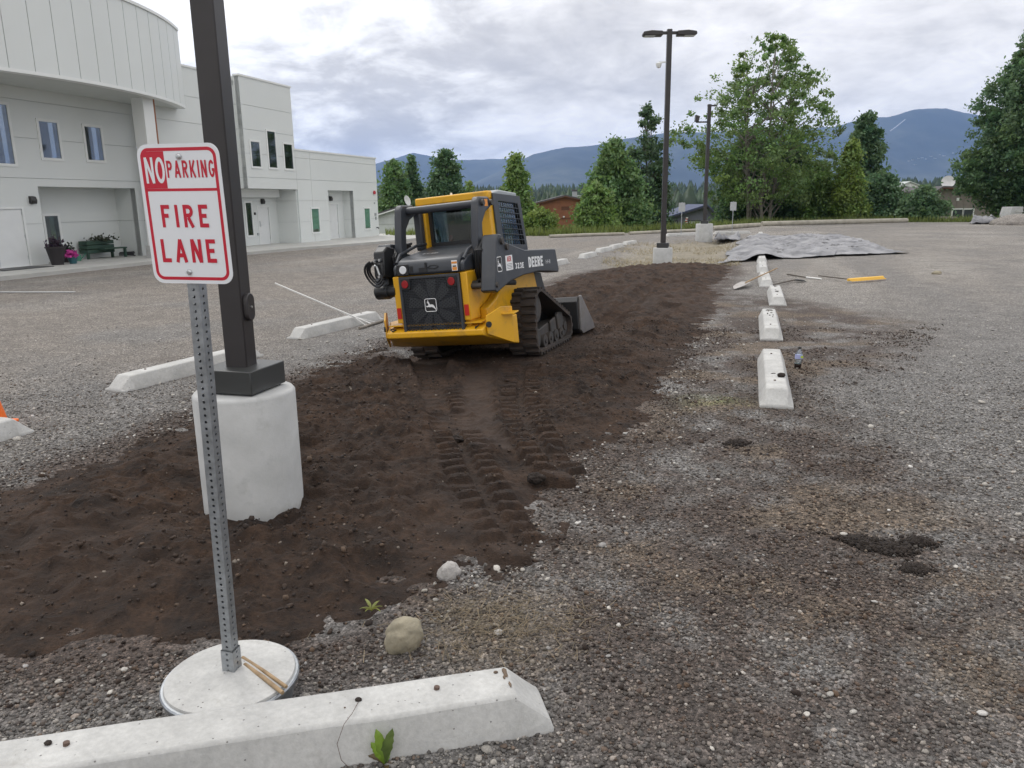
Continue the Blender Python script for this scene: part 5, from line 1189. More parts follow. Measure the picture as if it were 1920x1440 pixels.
# tracks
def hull(circles, n=40):
    pts = np.array([(c[0] + c[2] * math.cos(a), c[1] + c[2] * math.sin(a)) for c in circles for a in np.linspace(0, 2 * math.pi, n, endpoint=False)])
    pts = pts[np.lexsort((pts[:, 1], pts[:, 0]))]
    def half(ps):
        out = []
        for p in ps:
            while len(out) > 1 and np.cross(out[-1] - out[-2], p - out[-2]) <= 1e-9: out.pop()
            out.append(p)
        return out
    a, b = half(list(pts)), half(list(pts[::-1])); return np.array(a[:-1] + b[:-1])
CIR = [(-.50, .585, .235), (-.60, .215, .175), (.48, .215, .175)]
outl = hull([(c[0], c[1], c[2]) for c in CIR]); inl = hull([(c[0], c[1], c[2] - .038) for c in CIR])
def resample(poly, n):
    P0 = np.vstack([poly, poly[:1]]); d = np.r_[0, np.cumsum(np.hypot(*np.diff(P0, axis=0).T))]; t_ = np.linspace(0, d[-1], n, endpoint=False)
    return np.stack([np.interp(t_, d, P0[:, 0]), np.interp(t_, d, P0[:, 1])], 1), d[-1]
O_, per = resample(outl, 120); I_, _ = resample(inl, 120)
# match inner to outer by offsetting the outer outline inward
tg = np.roll(O_, -1, 0) - np.roll(O_, 1, 0); tg /= np.linalg.norm(tg, axis=1, keepdims=True); nin = np.stack([-tg[:, 1], tg[:, 0]], 1); I_ = O_ + nin * .032
lugm = MB().prism([(-.024, -.001), (.024, -.001), (.017, .030), (-.017, .030)], -.088, .088, 'x').mesh('lug', MATS['rubber'])
NL = 38; Lp, _ = resample(outl, NL * 2)
tgl = np.roll(Lp, -1, 0) - np.roll(Lp, 1, 0); tgl /= np.linalg.norm(tgl, axis=1, keepdims=True)
for s_ in (-1, 1):
    x0, x1 = (.50, .885)
    tr = P_('track', MB().ring([tuple(p) for p in O_], [tuple(p) for p in I_], *sorted((s_ * x0, s_ * x1))), MATS['rubber'])
    for i in range(NL * 2):
        p, t2 = Lp[i], tgl[i]; col_ = i % 2
        xc = s_ * (x1 - .090 if col_ else x0 + .100); n2 = np.array([t2[1], -t2[0]]); 
        o = inst('lug', lugm, tr); mm = Matrix.Identity(4)
        mm[0][0], mm[1][1], mm[2][1], mm[1][2], mm[2][2] = 1, t2[0], t2[1], n2[0], n2[1]
        mm[0][3], mm[1][3], mm[2][3] = xc, p[0], p[1]; o.matrix_local = mm
    P_('sprocket', MB().cyl((s_ * .60, CIR[0][0], CIR[0][1]), (s_ * .80, CIR[0][0], CIR[0][1]), .185, n=28).cyl((s_ * .79, CIR[0][0], CIR[0][1]), (s_ * .83, CIR[0][0], CIR[0][1]), .115, n=24), MATS['track_steel'], tr, smooth=True)
    for c in CIR[1:]: P_('idler', MB().cyl((s_ * .60, c[0], c[1]), (s_ * .82, c[0], c[1]), c[2] - .042, n=28).cyl((s_ * .815, c[0], c[1]), (s_ * .84, c[0], c[1]), .06, n=16), MATS['track_steel'], tr, smooth=True)
    for k in range(4): P_('roller', MB().cyl((s_ * .60, -.36 + .22 * k, .145), (s_ * .845, -.36 + .22 * k, .145), .085, n=20).cyl((s_ * .84, -.36 + .22 * k, .145), (s_ * .86, -.36 + .22 * k, .145), .03, n=12), MATS['track_steel'], tr, smooth=True)
    P_('track_frame', MB().prism([(-.56, .20), (-.55, .29), (-.20, .335), (.10, .345), (.44, .33), (.46, .22)], *sorted((s_ * .62, s_ * .80))), MATS['track_steel'], tr, bevel=.01)
    P_('frame_cover', MB().prism([(.18, .20), (.16, .40), (.22, .44), (.40, .42), (.42, .24)], *sorted((s_ * .80, s_ * .84))), MATS['track_steel'], tr, bevel=.01)
    P_('frame_cover', MB().prism([(-.08, .20), (-.08, .36), (.12, .39), (.14, .22)], *sorted((s_ * .80, s_ * .83))), MATS['track_steel'], tr, bevel=.01)
    P_('inner_shield', MB().prism([tuple(p) for p in hull([(c[0], c[1], c[2] - .05) for c in CIR], 16)], *sorted((s_ * .562, s_ * .60))), BK, tr)
# bucket
bk_ = P_('bucket', MB().prism([(.86, .56), (.80, .50), (.78, .12), (.86, .05), (1.46, .035), (1.50, .03), (1.50, .045), (.92, .075), (.84, .15), (.86, .48), (.90, .56)], -.93, .93), BK, bevel=.006)
for s_ in (-1, 1): P_('side_plate', MB().prism([(.87, .575), (.83, .10), (.92, .035), (1.50, .03), (1.46, .12), (.96, .575)], *sorted((s_ * .931, s_ * .955))), MATS['bucket_steel'], bk_, bevel=.004)
P_('cutting_edge', MB().box(-.93, .93, 1.44, 1.58, .022, .036), MATS['bucket_steel'], bk_)
P_('quick_attach', MB().prism([(.58, .20), (.58, .58), (.80, .52), (.78, .12)], -.60, .60), BK)

# ------------------------------------------------------------------ trees
def tree(name, label, px, Y, top, half_w, kind, seed, leaf=(.045, .085, .028), n_cl=260, per=60, lsz=.16, h0=.12, prof=None, cl_r=.55, stems=1, group='trees behind the parking lot', shell=.55, bark='bark_grey', lean=0., asym=0., openness=0.):
    """px/Y: where the trunk stands; top: photo row of its tip; half_w: photo columns from trunk to the crown's edge"""
    r = np.random.default_rng(seed)
    b = atY(px, 400, Y); gx_, gy_ = b[0], Y; gz = float(ground_h(np.array([gx_]), np.array([gy_]))[0])
    Ht = atY(px, top, Y)[2] - gz; R = half_w / F * Y * 1.02
    t = thing(name, label, 'tree', (gx_, gy_, gz - .05), 0, group)
    prof = prof or (lambda k: np.sin(np.pi * np.clip(k, 0, 1) ** .8) ** .7)
    k = h0 + (1 - h0) * r.random(n_cl * 3) ** .95; kk = (k - h0) / (1 - h0); keep = r.random(n_cl * 3) < .12 + .88 * prof(kk) ; k, kk = k[keep][:n_cl], kk[keep][:n_cl]; n_ = len(k)
    a = r.random(n_) * 2 * math.pi; lob = 1 + .62 * (fbm(np.cos(a) * 1.5 + k * 5, np.sin(a) * 1.5 + seed, seed, 3) - .5) * 2
    rr = R * prof(kk) * lob * (shell + (1 - shell) * np.sqrt(r.random(n_)))
    c = np.stack([rr * np.cos(a) + asym * R * kk + lean * k, rr * np.sin(a) * .9, k * Ht * .99], 1)
    nt_ = 7
    for i_ in range(nt_): c[i_] = (asym * R + lean + R * .035 * i_ * r.normal(), R * .035 * i_ * r.normal(), Ht * (.99 - .022 * i_))
    if openness: c = c[(fbm(c[:, 0] * .9 + 3, c[:, 2] * .9 + c[:, 1] * .5, seed + 3, 3) > openness * (.55 + .75 * np.clip(kk, 0, 1))) | (np.arange(n_) < nt_)]; n_ = len(c)
    pc = np.clip(r.normal(per, per * .3, n_), 6, None).astype(int); ci = np.repeat(np.arange(n_), pc); N = len(ci)
    rad = cl_r * (.45 + 1.0 * r.random(n_) ** 1.5) * np.clip(1.15 - .5 * c[:, 2] / Ht, .5, 1)
    P0 = c[ci] + r.normal(size=(N, 3)) * rad[ci][:, None] * np.array([.62, .62, .45])
    P0[:, 2] = np.clip(P0[:, 2], .15, None)
    d1 = r.normal(size=(N, 3)); d1[:, 2] -= .3; d1 /= np.linalg.norm(d1, axis=1, keepdims=True); d2 = np.cross(d1, r.normal(size=(N, 3))); d2 /= np.linalg.norm(d2, axis=1, keepdims=True)
    s_ = lsz * (.55 + .8 * r.random((N, 1)))
    V = np.stack([P0 + d1 * s_, P0 + d2 * s_ * .55, P0 - d1 * s_, P0 - d2 * s_ * .55], 1).reshape(-1, 3)
    tint = (.75 + .5 * r.random(n_))[ci][:, None] * (.7 + .6 * r.random((N, 1))); hue = np.array([1 + .25 * (r.random(n_) - .5), np.ones(n_), 1 + .4 * (r.random(n_) - .5)]).T[ci]
    cols = np.array(leaf) * tint * hue
    o = bpy.data.objects.new('crown', fast_mesh('crown', V, np.arange(4 * N).reshape(-1, 4), MATS['leaves'], False, np.repeat(cols, 4, 0))); link(o, t)
    tr_ = max(.09, Ht * .013)
    for q_ in range(stems):
        an = 2 * math.pi * q_ / max(stems, 1) + seed; off = (0, 0) if stems == 1 else (math.cos(an) * R * .16, math.sin(an) * R * .16)
        ex = (asym * R + lean) if stems == 1 else math.cos(an) * R * .42 + asym * R; ey = 0 if stems == 1 else math.sin(an) * R * .35
        pts = [(off[0] + (ex - off[0]) * j ** 1.2 + r.normal() * .06 * Ht / 12, off[1] + (ey - off[1]) * j + r.normal() * .05, Ht * (.94 - .12 * (q_ > 0) * r.random()) * j) for j in np.linspace(0, 1, 8)]
        MB().tube(pts, [tr_ * (1 - .88 * j) * (1 if q_ == 0 else .75) for j in np.linspace(0, 1, 8)], 7).build('trunk' , MATS[bark], t, smooth=True)
    mb = MB(); sel = r.choice(n_, min(n_, 90 if openness else 40), replace=False)
    for i in sel:
        e = c[i]; z0_ = max(.1, e[2] - (.16 + .12 * r.random()) * Ht * .8); x0_ = (asym * R + lean) * (z0_ / Ht)
        if stems > 1: an = 2 * math.pi * r.integers(stems) / stems + seed; x0_ += math.cos(an) * R * (.16 + .26 * z0_ / Ht); y0_ = math.sin(an) * R * (.16 + .2 * z0_ / Ht)
        else: y0_ = 0
        mid_ = ((x0_ + e[0]) / 2 + r.normal() * .1, (y0_ + e[1]) / 2, z0_ * .4 + e[2] * .6); mb.tube([(x0_, y0_, z0_), mid_, tuple(e)], [tr_ * .34, tr_ * .2, .012], 4, False)
    tag(mb.build('branches', MATS[bark], t), kind='stuff')
    return t
cone = lambda k: np.clip(1 - k, 0, 1) ** .75 * np.clip(k * 7 + .35, 0, 1)
colm = lambda k: np.clip(np.sin(np.pi * np.clip(k * .86 + .10, 0, 1)), 0, 1) ** .75
bushy = lambda k: np.clip(1 - k ** 2.2, 0, 1) ** .6
DKG, MDG, BRG, YLG = (.094, .168, .078), (.118, .206, .074), (.148, .240, .068), (.168, .248, .060)
tree('deciduous_tree', 'rounded green tree next to the far end of the white building', 742, 88, 300, 30, 0, 101, MDG, 230, 60, .20, .05, bushy, .8)
tree('poplar_tree', 'conical dark poplar second from the white building', 775, 92, 293, 24, 0, 102, DKG, 220, 60, .20, .03, cone, .7)
tree('poplar_tree', 'broad dark poplar just left above the loader cab', 838, 86, 284, 30, 0, 103, DKG, 260, 60, .20, .03, colm, .7)
tree('young_tree', 'small bright conical tree far behind the loader cab', 882, 120, 340, 11, 0, 104, YLG, 60, 40, .2, .03, cone, .6)
tree('birch_tree', 'bright green pointed tree growing directly behind the loader cab', 968, 55, 292, 32, 0, 105, BRG, 330, 60, .13, .02, cone, .42)
tree('shrub', 'yellow-green shrub in front of the brown garage wall', 1012, 52, 392, 26, 0, 106, YLG, 120, 55, .11, .02, bushy, .38)
tree('deciduous_tree', 'dense green bushy tree right of the brown garage', 1150, 58, 262, 56, 0, 107, MDG, 520, 70, .15, .02, lambda k: np.clip(1 - k ** 1.5, 0, 1) ** .75, .6)
tree('shrub', 'low dark green shrub filling the foot of the bushy tree', 1118, 54, 345, 34, 0, 117, BRG, 200, 60, .13, .02, bushy, .45)
tree('poplar_tree', 'tall dark poplar behind the middle light pole', 1210, 70, 198, 46, 0, 108, (.085, .145, .070), 420, 52, .15, .04, lambda k: np.clip(1.02 - k, 0, 1) ** .45 * np.clip(k * 5 + .5, 0, 1), .50, openness=.37, shell=.3)
tree('cottonwood_tree', 'large open-crowned tree with several bare stems in the middle distance', 1422, 70, 62, 118, 0, 109, (.140, .225, .070), 900, 48, .14, .13, lambda k: np.clip(np.sin(np.pi * np.clip(k * .80 + .17, 0, 1)), 0, 1) ** .65, .55, 5, openness=.445, shell=.2)
tree('deciduous_tree', 'dark understory tree below the left side of the large open-crowned tree', 1392, 74, 250, 38, 0, 110, DKG, 330, 60, .18, .02, bushy, .7)
tree('deciduous_tree', 'dark understory tree below the right side of the large open-crowned tree', 1470, 76, 255, 58, 0, 111, DKG, 380, 60, .18, .02, bushy, .7)
tree('shrub', 'green shrub between the large tree and the pointed dark tree', 1535, 72, 305, 32, 0, 112, BRG, 160, 55, .15, .02, bushy, .55)
tree('poplar_tree', 'pointed dark tree left of the mountain gap', 1612, 78, 214, 46, 0, 113, DKG, 360, 60, .18, .02, lambda k: np.clip(1.02 - k, 0, 1) ** .5 * np.clip(k * 6 + .4, 0, 1), .6)
tree('birch_tree', 'yellow-green tree in front of the pointed dark tree', 1588, 70, 262, 32, 0, 114, YLG, 260, 60, .15, .02, cone, .5)
tree('deciduous_tree', 'wide dark shrubby tree at the right foot of the pointed dark tree', 1648, 72, 325, 48, 0, 118, DKG, 260, 60, .16, .02, bushy, .6)
tree('shrub', 'round dark bush left of the taupe house', 1732, 68, 352, 32, 0, 115, DKG, 190, 60, .15, .02, bushy, .55)
tree('cottonwood_tree', 'huge dark tree filling the right frame edge', 1908, 70, 44, 104, 0, 116, (.100, .176, .080), 1300, 66, .15, .06, lambda k: np.clip(1.03 - k, 0, 1) ** .55 * np.clip(k * 3 + .40, 0, 1), .62, shell=.3, openness=.40)
tree('shrub', 'green shrub behind the taupe house, left of the huge right tree', 1838, 104, 305, 42, 0, 119, (.085, .14, .045), 200, 60, .2, .05, bushy, .5)
# grass along the lot edge
n = 26000; az = np.radians(-9 + 48 * RNG.random(n)); rr = np.interp(az, EDGE_AZ, EDGE_R) + .2 + 7.5 * RNG.random(n) ** 1.6; x, y = rr * np.sin(az), rr * np.cos(az)
k = (RNG.random(n) < .35 + .9 * fbm(x * .35, y * .35, 141, 3)); x, y = x[k], y[k]; n = len(x); z = ground_h(x, y); hgt = (.18 + .55 * RNG.random(n) ** 2) * (.4 + fbm(x * .5, y * .5, 143, 3)); a = RNG.random(n) * 6.283; w_ = .03 + .03 * RNG.random(n)
V = np.stack([np.stack([x - np.cos(a) * w_, y - np.sin(a) * w_, z - .02], 1), np.stack([x + np.cos(a) * w_, y + np.sin(a) * w_, z - .02], 1), np.stack([x + RNG.normal(size=n) * .1, y + RNG.normal(size=n) * .1, z + hgt], 1)], 1).reshape(-1, 3)
o = bpy.data.objects.new('grass', fast_mesh('grass', V, np.arange(3 * n).reshape(-1, 3), MATS['leaves'], False, np.repeat(np.array([.135, .175, .045]) * (.6 + .8 * RNG.random((n, 1))), 3, 0))); link(o); tag(o, 'rough green grass along the far edge of the lot', 'grass', kind='stuff')
# dry weeds in the open end of the island
n = 5000; cpx = 1130 + 260 * RNG.random(n); cpy = 447 + 52 * RNG.random(n); pts = np.array([gp(a_, b_)[:2] for a_, b_ in zip(cpx, cpy)]); x, y = pts.T; k = (poly_sd(STRAW, x, y) > -.6) & (poly_sd(SOIL, x, y) < .1) & (fbm(x * .7, y * .7, 151, 3) > .42); x, y = x[k], y[k]; n = len(x); z = ground_h(x, y); a = RNG.random(n) * 6.283
V = np.stack([np.stack([x - np.cos(a) * .012, y - np.sin(a) * .012, z], 1), np.stack([x + np.cos(a) * .012, y + np.sin(a) * .012, z], 1), np.stack([x + RNG.normal(size=n) * .12, y + RNG.normal(size=n) * .12, z + .03 + .12 * RNG.random(n)], 1)], 1).reshape(-1, 3)
o = bpy.data.objects.new('dry_grass', fast_mesh('dry_grass', V, np.arange(3 * n).reshape(-1, 3), MATS['leaves'], False, np.repeat(np.array([.30, .26, .165]) * (.6 + .7 * RNG.random((n, 1))), 3, 0))); link(o); tag(o, 'dry yellow grass around the middle light pole base', 'grass', kind='stuff')
# far wood: spruces and birches that read as one mass
n = 4200; az = np.radians(-26 + 66 * RNG.random(n)); rr = 330 + 900 * RNG.random(n) ** 1.3; x, y = rr * np.sin(az), rr * np.cos(az)
rise = 1 + 2.2 * ss(500, 1200, rr) * 10; z = ground_h(x, y) - 2 + rise; hh = (9 + 8 * RNG.random(n)) * (.75 + .5 * fbm(x * .01, y * .01, 161, 3)); w_ = hh * (.16 + .16 * RNG.random(n)); ns = 6
ang = np.linspace(0, 2 * math.pi, ns, endpoint=False)[None] + RNG.random((n, 1)) * 6; rj = w_[:, None] * (.7 + .6 * RNG.random((n, ns)))
low = np.stack([x[:, None] + rj * np.cos(ang), y[:, None] + rj * np.sin(ang), np.repeat((z)[:, None], ns, 1)], -1); midr = np.stack([x[:, None] + rj * .75 * np.cos(ang + .4), y[:, None] + rj * .75 * np.sin(ang + .4), (z + hh * .5)[:, None] * np.ones((1, ns)) + RNG.normal(size=(n, ns)) * .6], -1); tip = np.stack([x, y, z + hh], -1)[:, None]
V = np.concatenate([low, midr, tip], 1).reshape(-1, 3); k_ = 2 * ns + 1; fc = []
for i in range(ns): j = (i + 1) % ns; fc += [(i, j, ns + j), (i, ns + j, ns + i), (ns + i, ns + j, 2 * ns)]
Fc = (np.array(fc)[None] + (np.arange(n) * k_)[:, None, None]).reshape(-1, 3)
o = bpy.data.objects.new('forest', fast_mesh('forest', V, Fc, MATS['leaves'], False, np.repeat(np.array([[.030, .055, .026]]) * (.6 + .9 * RNG.random((n, 1))) * np.array([1, 1, 1]), k_, 0))); link(o); tag(o, 'distant dark green wood below the mountains', 'forest', kind='stuff')

# ------------------------------------------------------------------ houses behind the lot
def hz_(px, py, Y): return float(atY(px, py, Y)[2])
def hx_(px, Y): return float(atY(px, 400, Y)[0])
def gable(name, label, cat, Y, xl, xr, apex, eave, zb, depth, sid, roof, trim, over=.4, boards=.5, apx=None):
    """a gable end that faces the lot"""
    w_ = xr - xl; t = thing(name, label, cat, ((xl + xr) / 2, Y, zb)); h1, h2 = eave - zb, apex - zb; ax_ = 0 if apx is None else apx - (xl + xr) / 2
    MB().prism([(-w_ / 2, 0), (w_ / 2, 0), (w_ / 2, h1), (ax_, h2), (-w_ / 2, h1)], .06, depth, 'y').build('wall', MATS[sid], t)
    n_ = int(w_ / boards)
    for i in range(n_):
        a, b = -w_ / 2 + w_ * i / n_ + .012, -w_ / 2 + w_ * (i + 1) / n_ - .012; top = lambda q_: (h1 + (h2 - h1) * (q_ + w_ / 2) / (ax_ + w_ / 2) if q_ < ax_ else h1 + (h2 - h1) * (w_ / 2 - q_) / (w_ / 2 - ax_)) - .02
        pg = [(a, 0), (b, 0), (b, top(b))] + ([(ax_, top(ax_))] if a < ax_ < b else []) + [(a, top(a))]; MB().prism(pg, .035, .062, 'y').build('siding_board', MATS[sid], t)
    for sx_ in (-1, 1):
        xe = sx_ * (w_ / 2 + over); sl_ = (h2 - h1) / abs(sx_ * w_ / 2 - ax_); ze = h1 - sl_ * over
        MB().prism([(ax_, h2 + .02), (xe, ze + .02), (xe, ze + .16), (ax_, h2 + .18)], -.45, depth + .4, 'y').build('roof', MATS[roof], t)
        MB().prism([(ax_, h2 - .10), (xe, ze - .10), (xe, ze + .018), (ax_, h2 + .018)], -.47, -.40, 'y').build('barge_board', MATS[trim], t)
    return t
Yb = 100
G1 = gable('brown_garage', 'red-brown wooden garage with a gable roof behind the loader', 'garage', Yb, hx_(1008, Yb), hx_(1112, Yb), hz_(1052, 368, Yb), hz_(1012, 381, Yb), -3.6, 9, 'brown_siding', 'roof_dark', 'brown_trim', boards=.6)
MB().box(-.5, .5, .02, .034, 4.65, 5.1).build('gable_vent', MATS['brown_trim'], G1)
MB().box(-3.0, 2.6, .0, .034, 3.55, 3.68).build('belt_board', MATS['brown_trim'], G1)
MB().lathe([(.05, 0), (.12, .05), (.12, .16), (.05, .2)], 12, (-.2, -.1, 3.72)).build('wall_lamp', MATS['white_trim'], G1, smooth=True)
MB().box(1.3, 1.9, 5, 5.6, 5.2, 7.0).build('chimney', MATS['sign_back'], G1); MB().box(1.2, 2.0, 4.9, 5.7, 7.05, 7.25).build('chimney_cap', MATS['roof_dark'], G1)
Yc = 88
G2 = gable('blue_house', 'grey-blue house with a dark blue roof behind the farthest light pole', 'house', Yc, hx_(1247, Yc), hx_(1350, Yc), hz_(1322, 386, Yc), hz_(1252, 410, Yc), -3.4, 9, 'blue_siding', 'roof_blue', 'blue_trim', over=.3, boards=.55, apx=hx_(1324, Yc))
for a, b in ((1252, 1270), (1293, 1317)):
    x0, x1 = hx_(a, Yc) - G2.location[0], hx_(b, Yc) - G2.location[0]; z1 = hz_(a, 415, Yc) + 3.4
    w_ = MB().ring([(x0 - .1, .6), (x1 + .1, .6), (x1 + .1, z1 + .1), (x0 - .1, z1 + .1)], [(x0, .7), (x1, .7), (x1, z1), (x0, z1)], -.02, .034, 'y').build('garage_door', MATS['blue_trim'], G2); MB().box(x0, x1, .0, .03, .7, z1).build('door_leaf', MATS['garage_pale' if a > 1280 else 'blue_siding'], w_)
t = thing('hanging_flag', 'narrow red and white spiral flag hanging on the grey-blue house', 'flag', (hx_(1287, Yc), Yc - .25, hz_(1287, 425, Yc)))
for k in range(8): MB().box(-.11 + .05 * math.sin(k), .11 + .05 * math.sin(k), -.02, .02, .13 * k, .13 * k + .125).build('stripe', MATS['white_print' if k % 2 else 'red_reflector'], t)
Yw = 80
G3 = gable('white_garage', 'white garage with a low grey gable between the building and the loader', 'garage', Yw, hx_(700, Yw), hx_(790, Yw), hz_(742, 391, Yw), hz_(711, 405, Yw), -3.0, 8, 'white_siding', 'roof_dark', 'white_trim', boards=.9)
MB().ring([(-.35, 3.85), (.25, 3.85), (.25, 4.3), (-.35, 4.3)], [(-.30, 3.9), (.20, 3.9), (.20, 4.25), (-.30, 4.25)], .0, .034, 'y').build('gable_vent', MATS['white_trim'], G3); MB().box(-.30, .20, .02, .034, 3.9, 4.25).build('vent_slats', MATS['sign_back'], G3)
t = thing('satellite_dish', 'small pale satellite dish on a pole above the white garage', 'satellite dish', (hx_(766, Yw), Yw - .4, -3.0))
MB().tube([(0, 0, 0), (0, 0, hz_(766, 385, Yw) + 3)], .04, 8).build('pole', MATS['galv'], t); ds = MB().lathe([(.02, -.10), (.3, -.07), (.5, 0), (.52, .02), (.3, -.04), (.02, -.07)], 24).build('dish', MATS['far_white'], t, smooth=True); ds.location = (0, -.1, hz_(766, 376, Yw) + 3); ds.rotation_euler = (1.3, 0, 1.1)
t = thing('board_fence', 'white upright-board fence in front of the white garage', 'fence', (hx_(706, 74), 74, -2.2))
fw_ = hx_(800, 74) - hx_(706, 74); fh = hz_(730, 420, 74) + 2.2
for i in range(26): MB().box(fw_ * i / 26 + .012, fw_ * (i + 1) / 26 - .012, 0, .03, 0, fh - .06).build('board', MATS['white_siding'], t)
MB().box(0, fw_, -.03, .05, fh - .055, fh + .02).build('cap_rail', MATS['sign_back'], t)
Yt = 84
G4 = gable('taupe_house', 'taupe brown house with a long dark roof left of the huge right tree', 'house', Yt, hx_(1752, Yt), hx_(1885, Yt), hz_(1764, 352, Yt), hz_(1764, 357, Yt), -3.4, 10, 'taupe_siding', 'roof_dark', 'brown_trim', over=.3, boards=.7, apx=hx_(1760, Yt))
for a, b in ((1786, 1804), (1807, 1824)):
    x0, x1 = hx_(a, Yt) - G4.location[0], hx_(b, Yt) - G4.location[0]; z1 = hz_(a, 393, Yt) + 3.4
    w_ = MB().ring([(x0 - .12, .9), (x1 + .12, .9), (x1 + .12, z1 + .12), (x0 - .12, z1 + .12)], [(x0, 1.0), (x1, 1.0), (x1, z1), (x0, z1)], -.02, .034, 'y').build('window', MATS['white_trim'], G4); MB().box(x0, x1, .0, .03, 1.0, z1).build('pane', MATS['window_dark'], w_)
x0 = hx_(1793, Yt) - G4.location[0]; MB().box(x0 - .12, x0 + .15, .0, .034, 5.0, 5.3).build('vent', MATS['white_trim'], G4)
t = thing('satellite_dish', 'big white satellite dish behind the roof of the taupe house', 'satellite dish', (hx_(1770, 98), 98, -3.4))
MB().tube([(0, 0, 0), (0, 0, hz_(1770, 346, 98) + 3.4)], .07, 8).build('pole', MATS['galv'], t); ds = MB().lathe([(.03, -.22), (.45, -.14), (.75, 0), (.77, .03), (.45, -.09), (.03, -.16)], 28).build('dish', MATS['far_white'], t, smooth=True); ds.location = (0, -.15, hz_(1770, 341, 98) + 3.4); ds.rotation_euler = (1.25, 0, -.5)
for k, (px, py, w_, lab) in enumerate(((1690, 352, 2.4, 'tiny pale roof among the far trees left of the taupe house'), (1700, 345, 1.6, 'tiny white wall among the far trees left of the taupe house'), (1085, 372, 4, 'low white roof just behind the brown garage'))):
    Yh = 150 if k < 2 else 125; t = thing('far_house', lab, 'house', (hx_(px, Yh), Yh, hz_(px, py, Yh) - 3)); MB().prism([(-w_, 0), (w_, 0), (w_, 2.7), (0, 3.3), (-w_, 2.7)], 0, 6, 'y').build('wall', MATS['far_white'], t); MB().prism([(-w_ - .3, 2.65), (0, 3.34), (w_ + .3, 2.65), (w_ + .3, 2.8), (0, 3.5), (-w_ - .3, 2.8)], -.3, 6.3, 'y').build('roof', MATS['garage_pale'], t)
# timbers along the far edge of the lot
def timber(p, q_, r_, label, m_='timber'):
    a, b = gp(*p), gp(*q_); a[2] = b[2] = r_ * .8; mid_ = (a + b) / 2 + np.array([0, 0, .01]); o = MB().tube([tuple(a), tuple(mid_), tuple(b)], [r_, r_ * 1.05, r_ * .95], 10).build('log', MATS[m_], smooth=True); return tag(o, label, 'log', 'logs along the edge of the lot')
timber((1428, 424), (1700, 417), .20, 'long grey log along the far edge of the lot, right of the stops'); timber((1335, 432), (1423, 425), .17, 'grey log left of the gap by the wheel stop row')
timber((1180, 440), (1330, 433), .10, 'thin pale log behind the two distant signs'); timber((1030, 446), (1170, 441), .10, 'thin pale log in front of the brown garage'); timber((1738, 415), (1795, 415), .22, 'short dark log below the taupe house', 'bark_grey')
# concrete block and gravel heap at the right
t = thing('concrete_block', 'big grey concrete block on the gravel at the right edge of the lot', 'block', tuple(gp(1893, 415)), .25)
MB().prism([(-.7, 0), (.65, 0), (.62, .75), (.70, .76), (.68, 1.15), (-.42, 1.15), (-.55, .7)], -.5, .5, 'y').build('block', MATS['concrete_base'], t, bevel=.03)
MB().box(-.05, .70, -.53, -.502, .72, .78).build('ledge', MATS['concrete'], t)
V, Fc = ico(4); V = V[:, :] * np.array([2.6, 1.6, .75]) * (1 + .35 * (fbm(V[:, 0] * 2, V[:, 1] * 2 + V[:, 2], 171, 4) - .5))[:, None]; p = gp(1932, 421)
o = bpy.data.objects.new('gravel_heap', fast_mesh('gravel_heap', V, Fc, MATS['gravel'], True, np.ones((len(V), 3)) * np.array([.24, .22, .20]))); link(o); o.location = (p[0], p[1], 0); tag(o, 'low heap of gravel in front of the concrete block', 'gravel heap')
tarp('ground_cloth', 'crumpled dark cloth lying left of the gravel heap', (gp(1818, 421), gp(1870, 420), gp(1868, 415), gp(1822, 415)), 20, 20, .4, None, 21, rag=.1)

# ------------------------------------------------------------------ mountains and the air between
g = NG('mountain'); P = g.coord('World')
c = g.mix(g.ramp(g.noise(P, .0012, 8, .6), [(.40, 0), (.62, 1)]), (.010, .020, .014), (.060, .072, .050))
c = g.mix(g.ramp(g.noise(P, .006, 6, .7), [(.40, 0), (.66, .8)]), c, (.012, .024, .014))
g.set(c, .95); MATS['mountain'] = g.m
def mountain(name, pts, Y, seed, label, depth=2600):
    xs = np.array([float(atY(a, b, Y)[0]) for a, b in pts]); zs = np.array([float(atY(a, b, Y)[2]) for a, b in pts])
    u = np.linspace(xs[0], xs[-1], 260); v = np.linspace(-1, 1, 60); U_, V_ = np.meshgrid(u, v); ridge = np.interp(U_, xs, zs)
    spur = fbm(U_ / 520, V_ * 2.2, seed, 5); k = np.clip(1 - np.abs(V_), 0, 1); fall = k ** 1.15 * (1 + .55 * (spur - .5) * (1 - k) * 2)
    Z_ = ridge * fall + 60 * (fbm(U_ / 300, V_ * 5, seed + 3, 4) - .5) * k * (1 - k) * 4 + ridge * .03 * (fbm(U_ / 110, V_ * 9, seed + 7, 3) - .5); Y_ = Y + V_ * depth + 300 * (fbm(U_ / 900, V_ * 0, seed + 5, 3) - .5) * (1 - k)
    idx_ = np.arange(U_.size).reshape(U_.shape); q_ = np.stack([idx_[:-1, :-1], idx_[:-1, 1:], idx_[1:, 1:], idx_[1:, :-1]], -1).reshape(-1, 4)
    o = bpy.data.objects.new(name, fast_mesh(name, np.stack([U_.ravel(), Y_.ravel(), np.maximum(Z_.ravel() - 12, -14)], 1), q_, MATS['mountain'], True)); link(o); return tag(o, label, 'mountain', kind='structure')
mountain('mountain', [(-900, 350), (-300, 340), (300, 330), (560, 322), (703, 305), (740, 294), (775, 284), (800, 289), (840, 296), (880, 297), (960, 294), (1020, 290), (1100, 300), (1250, 330), (1500, 350)], 9800, 181, 'blue hazy mountain ridge behind the white building')
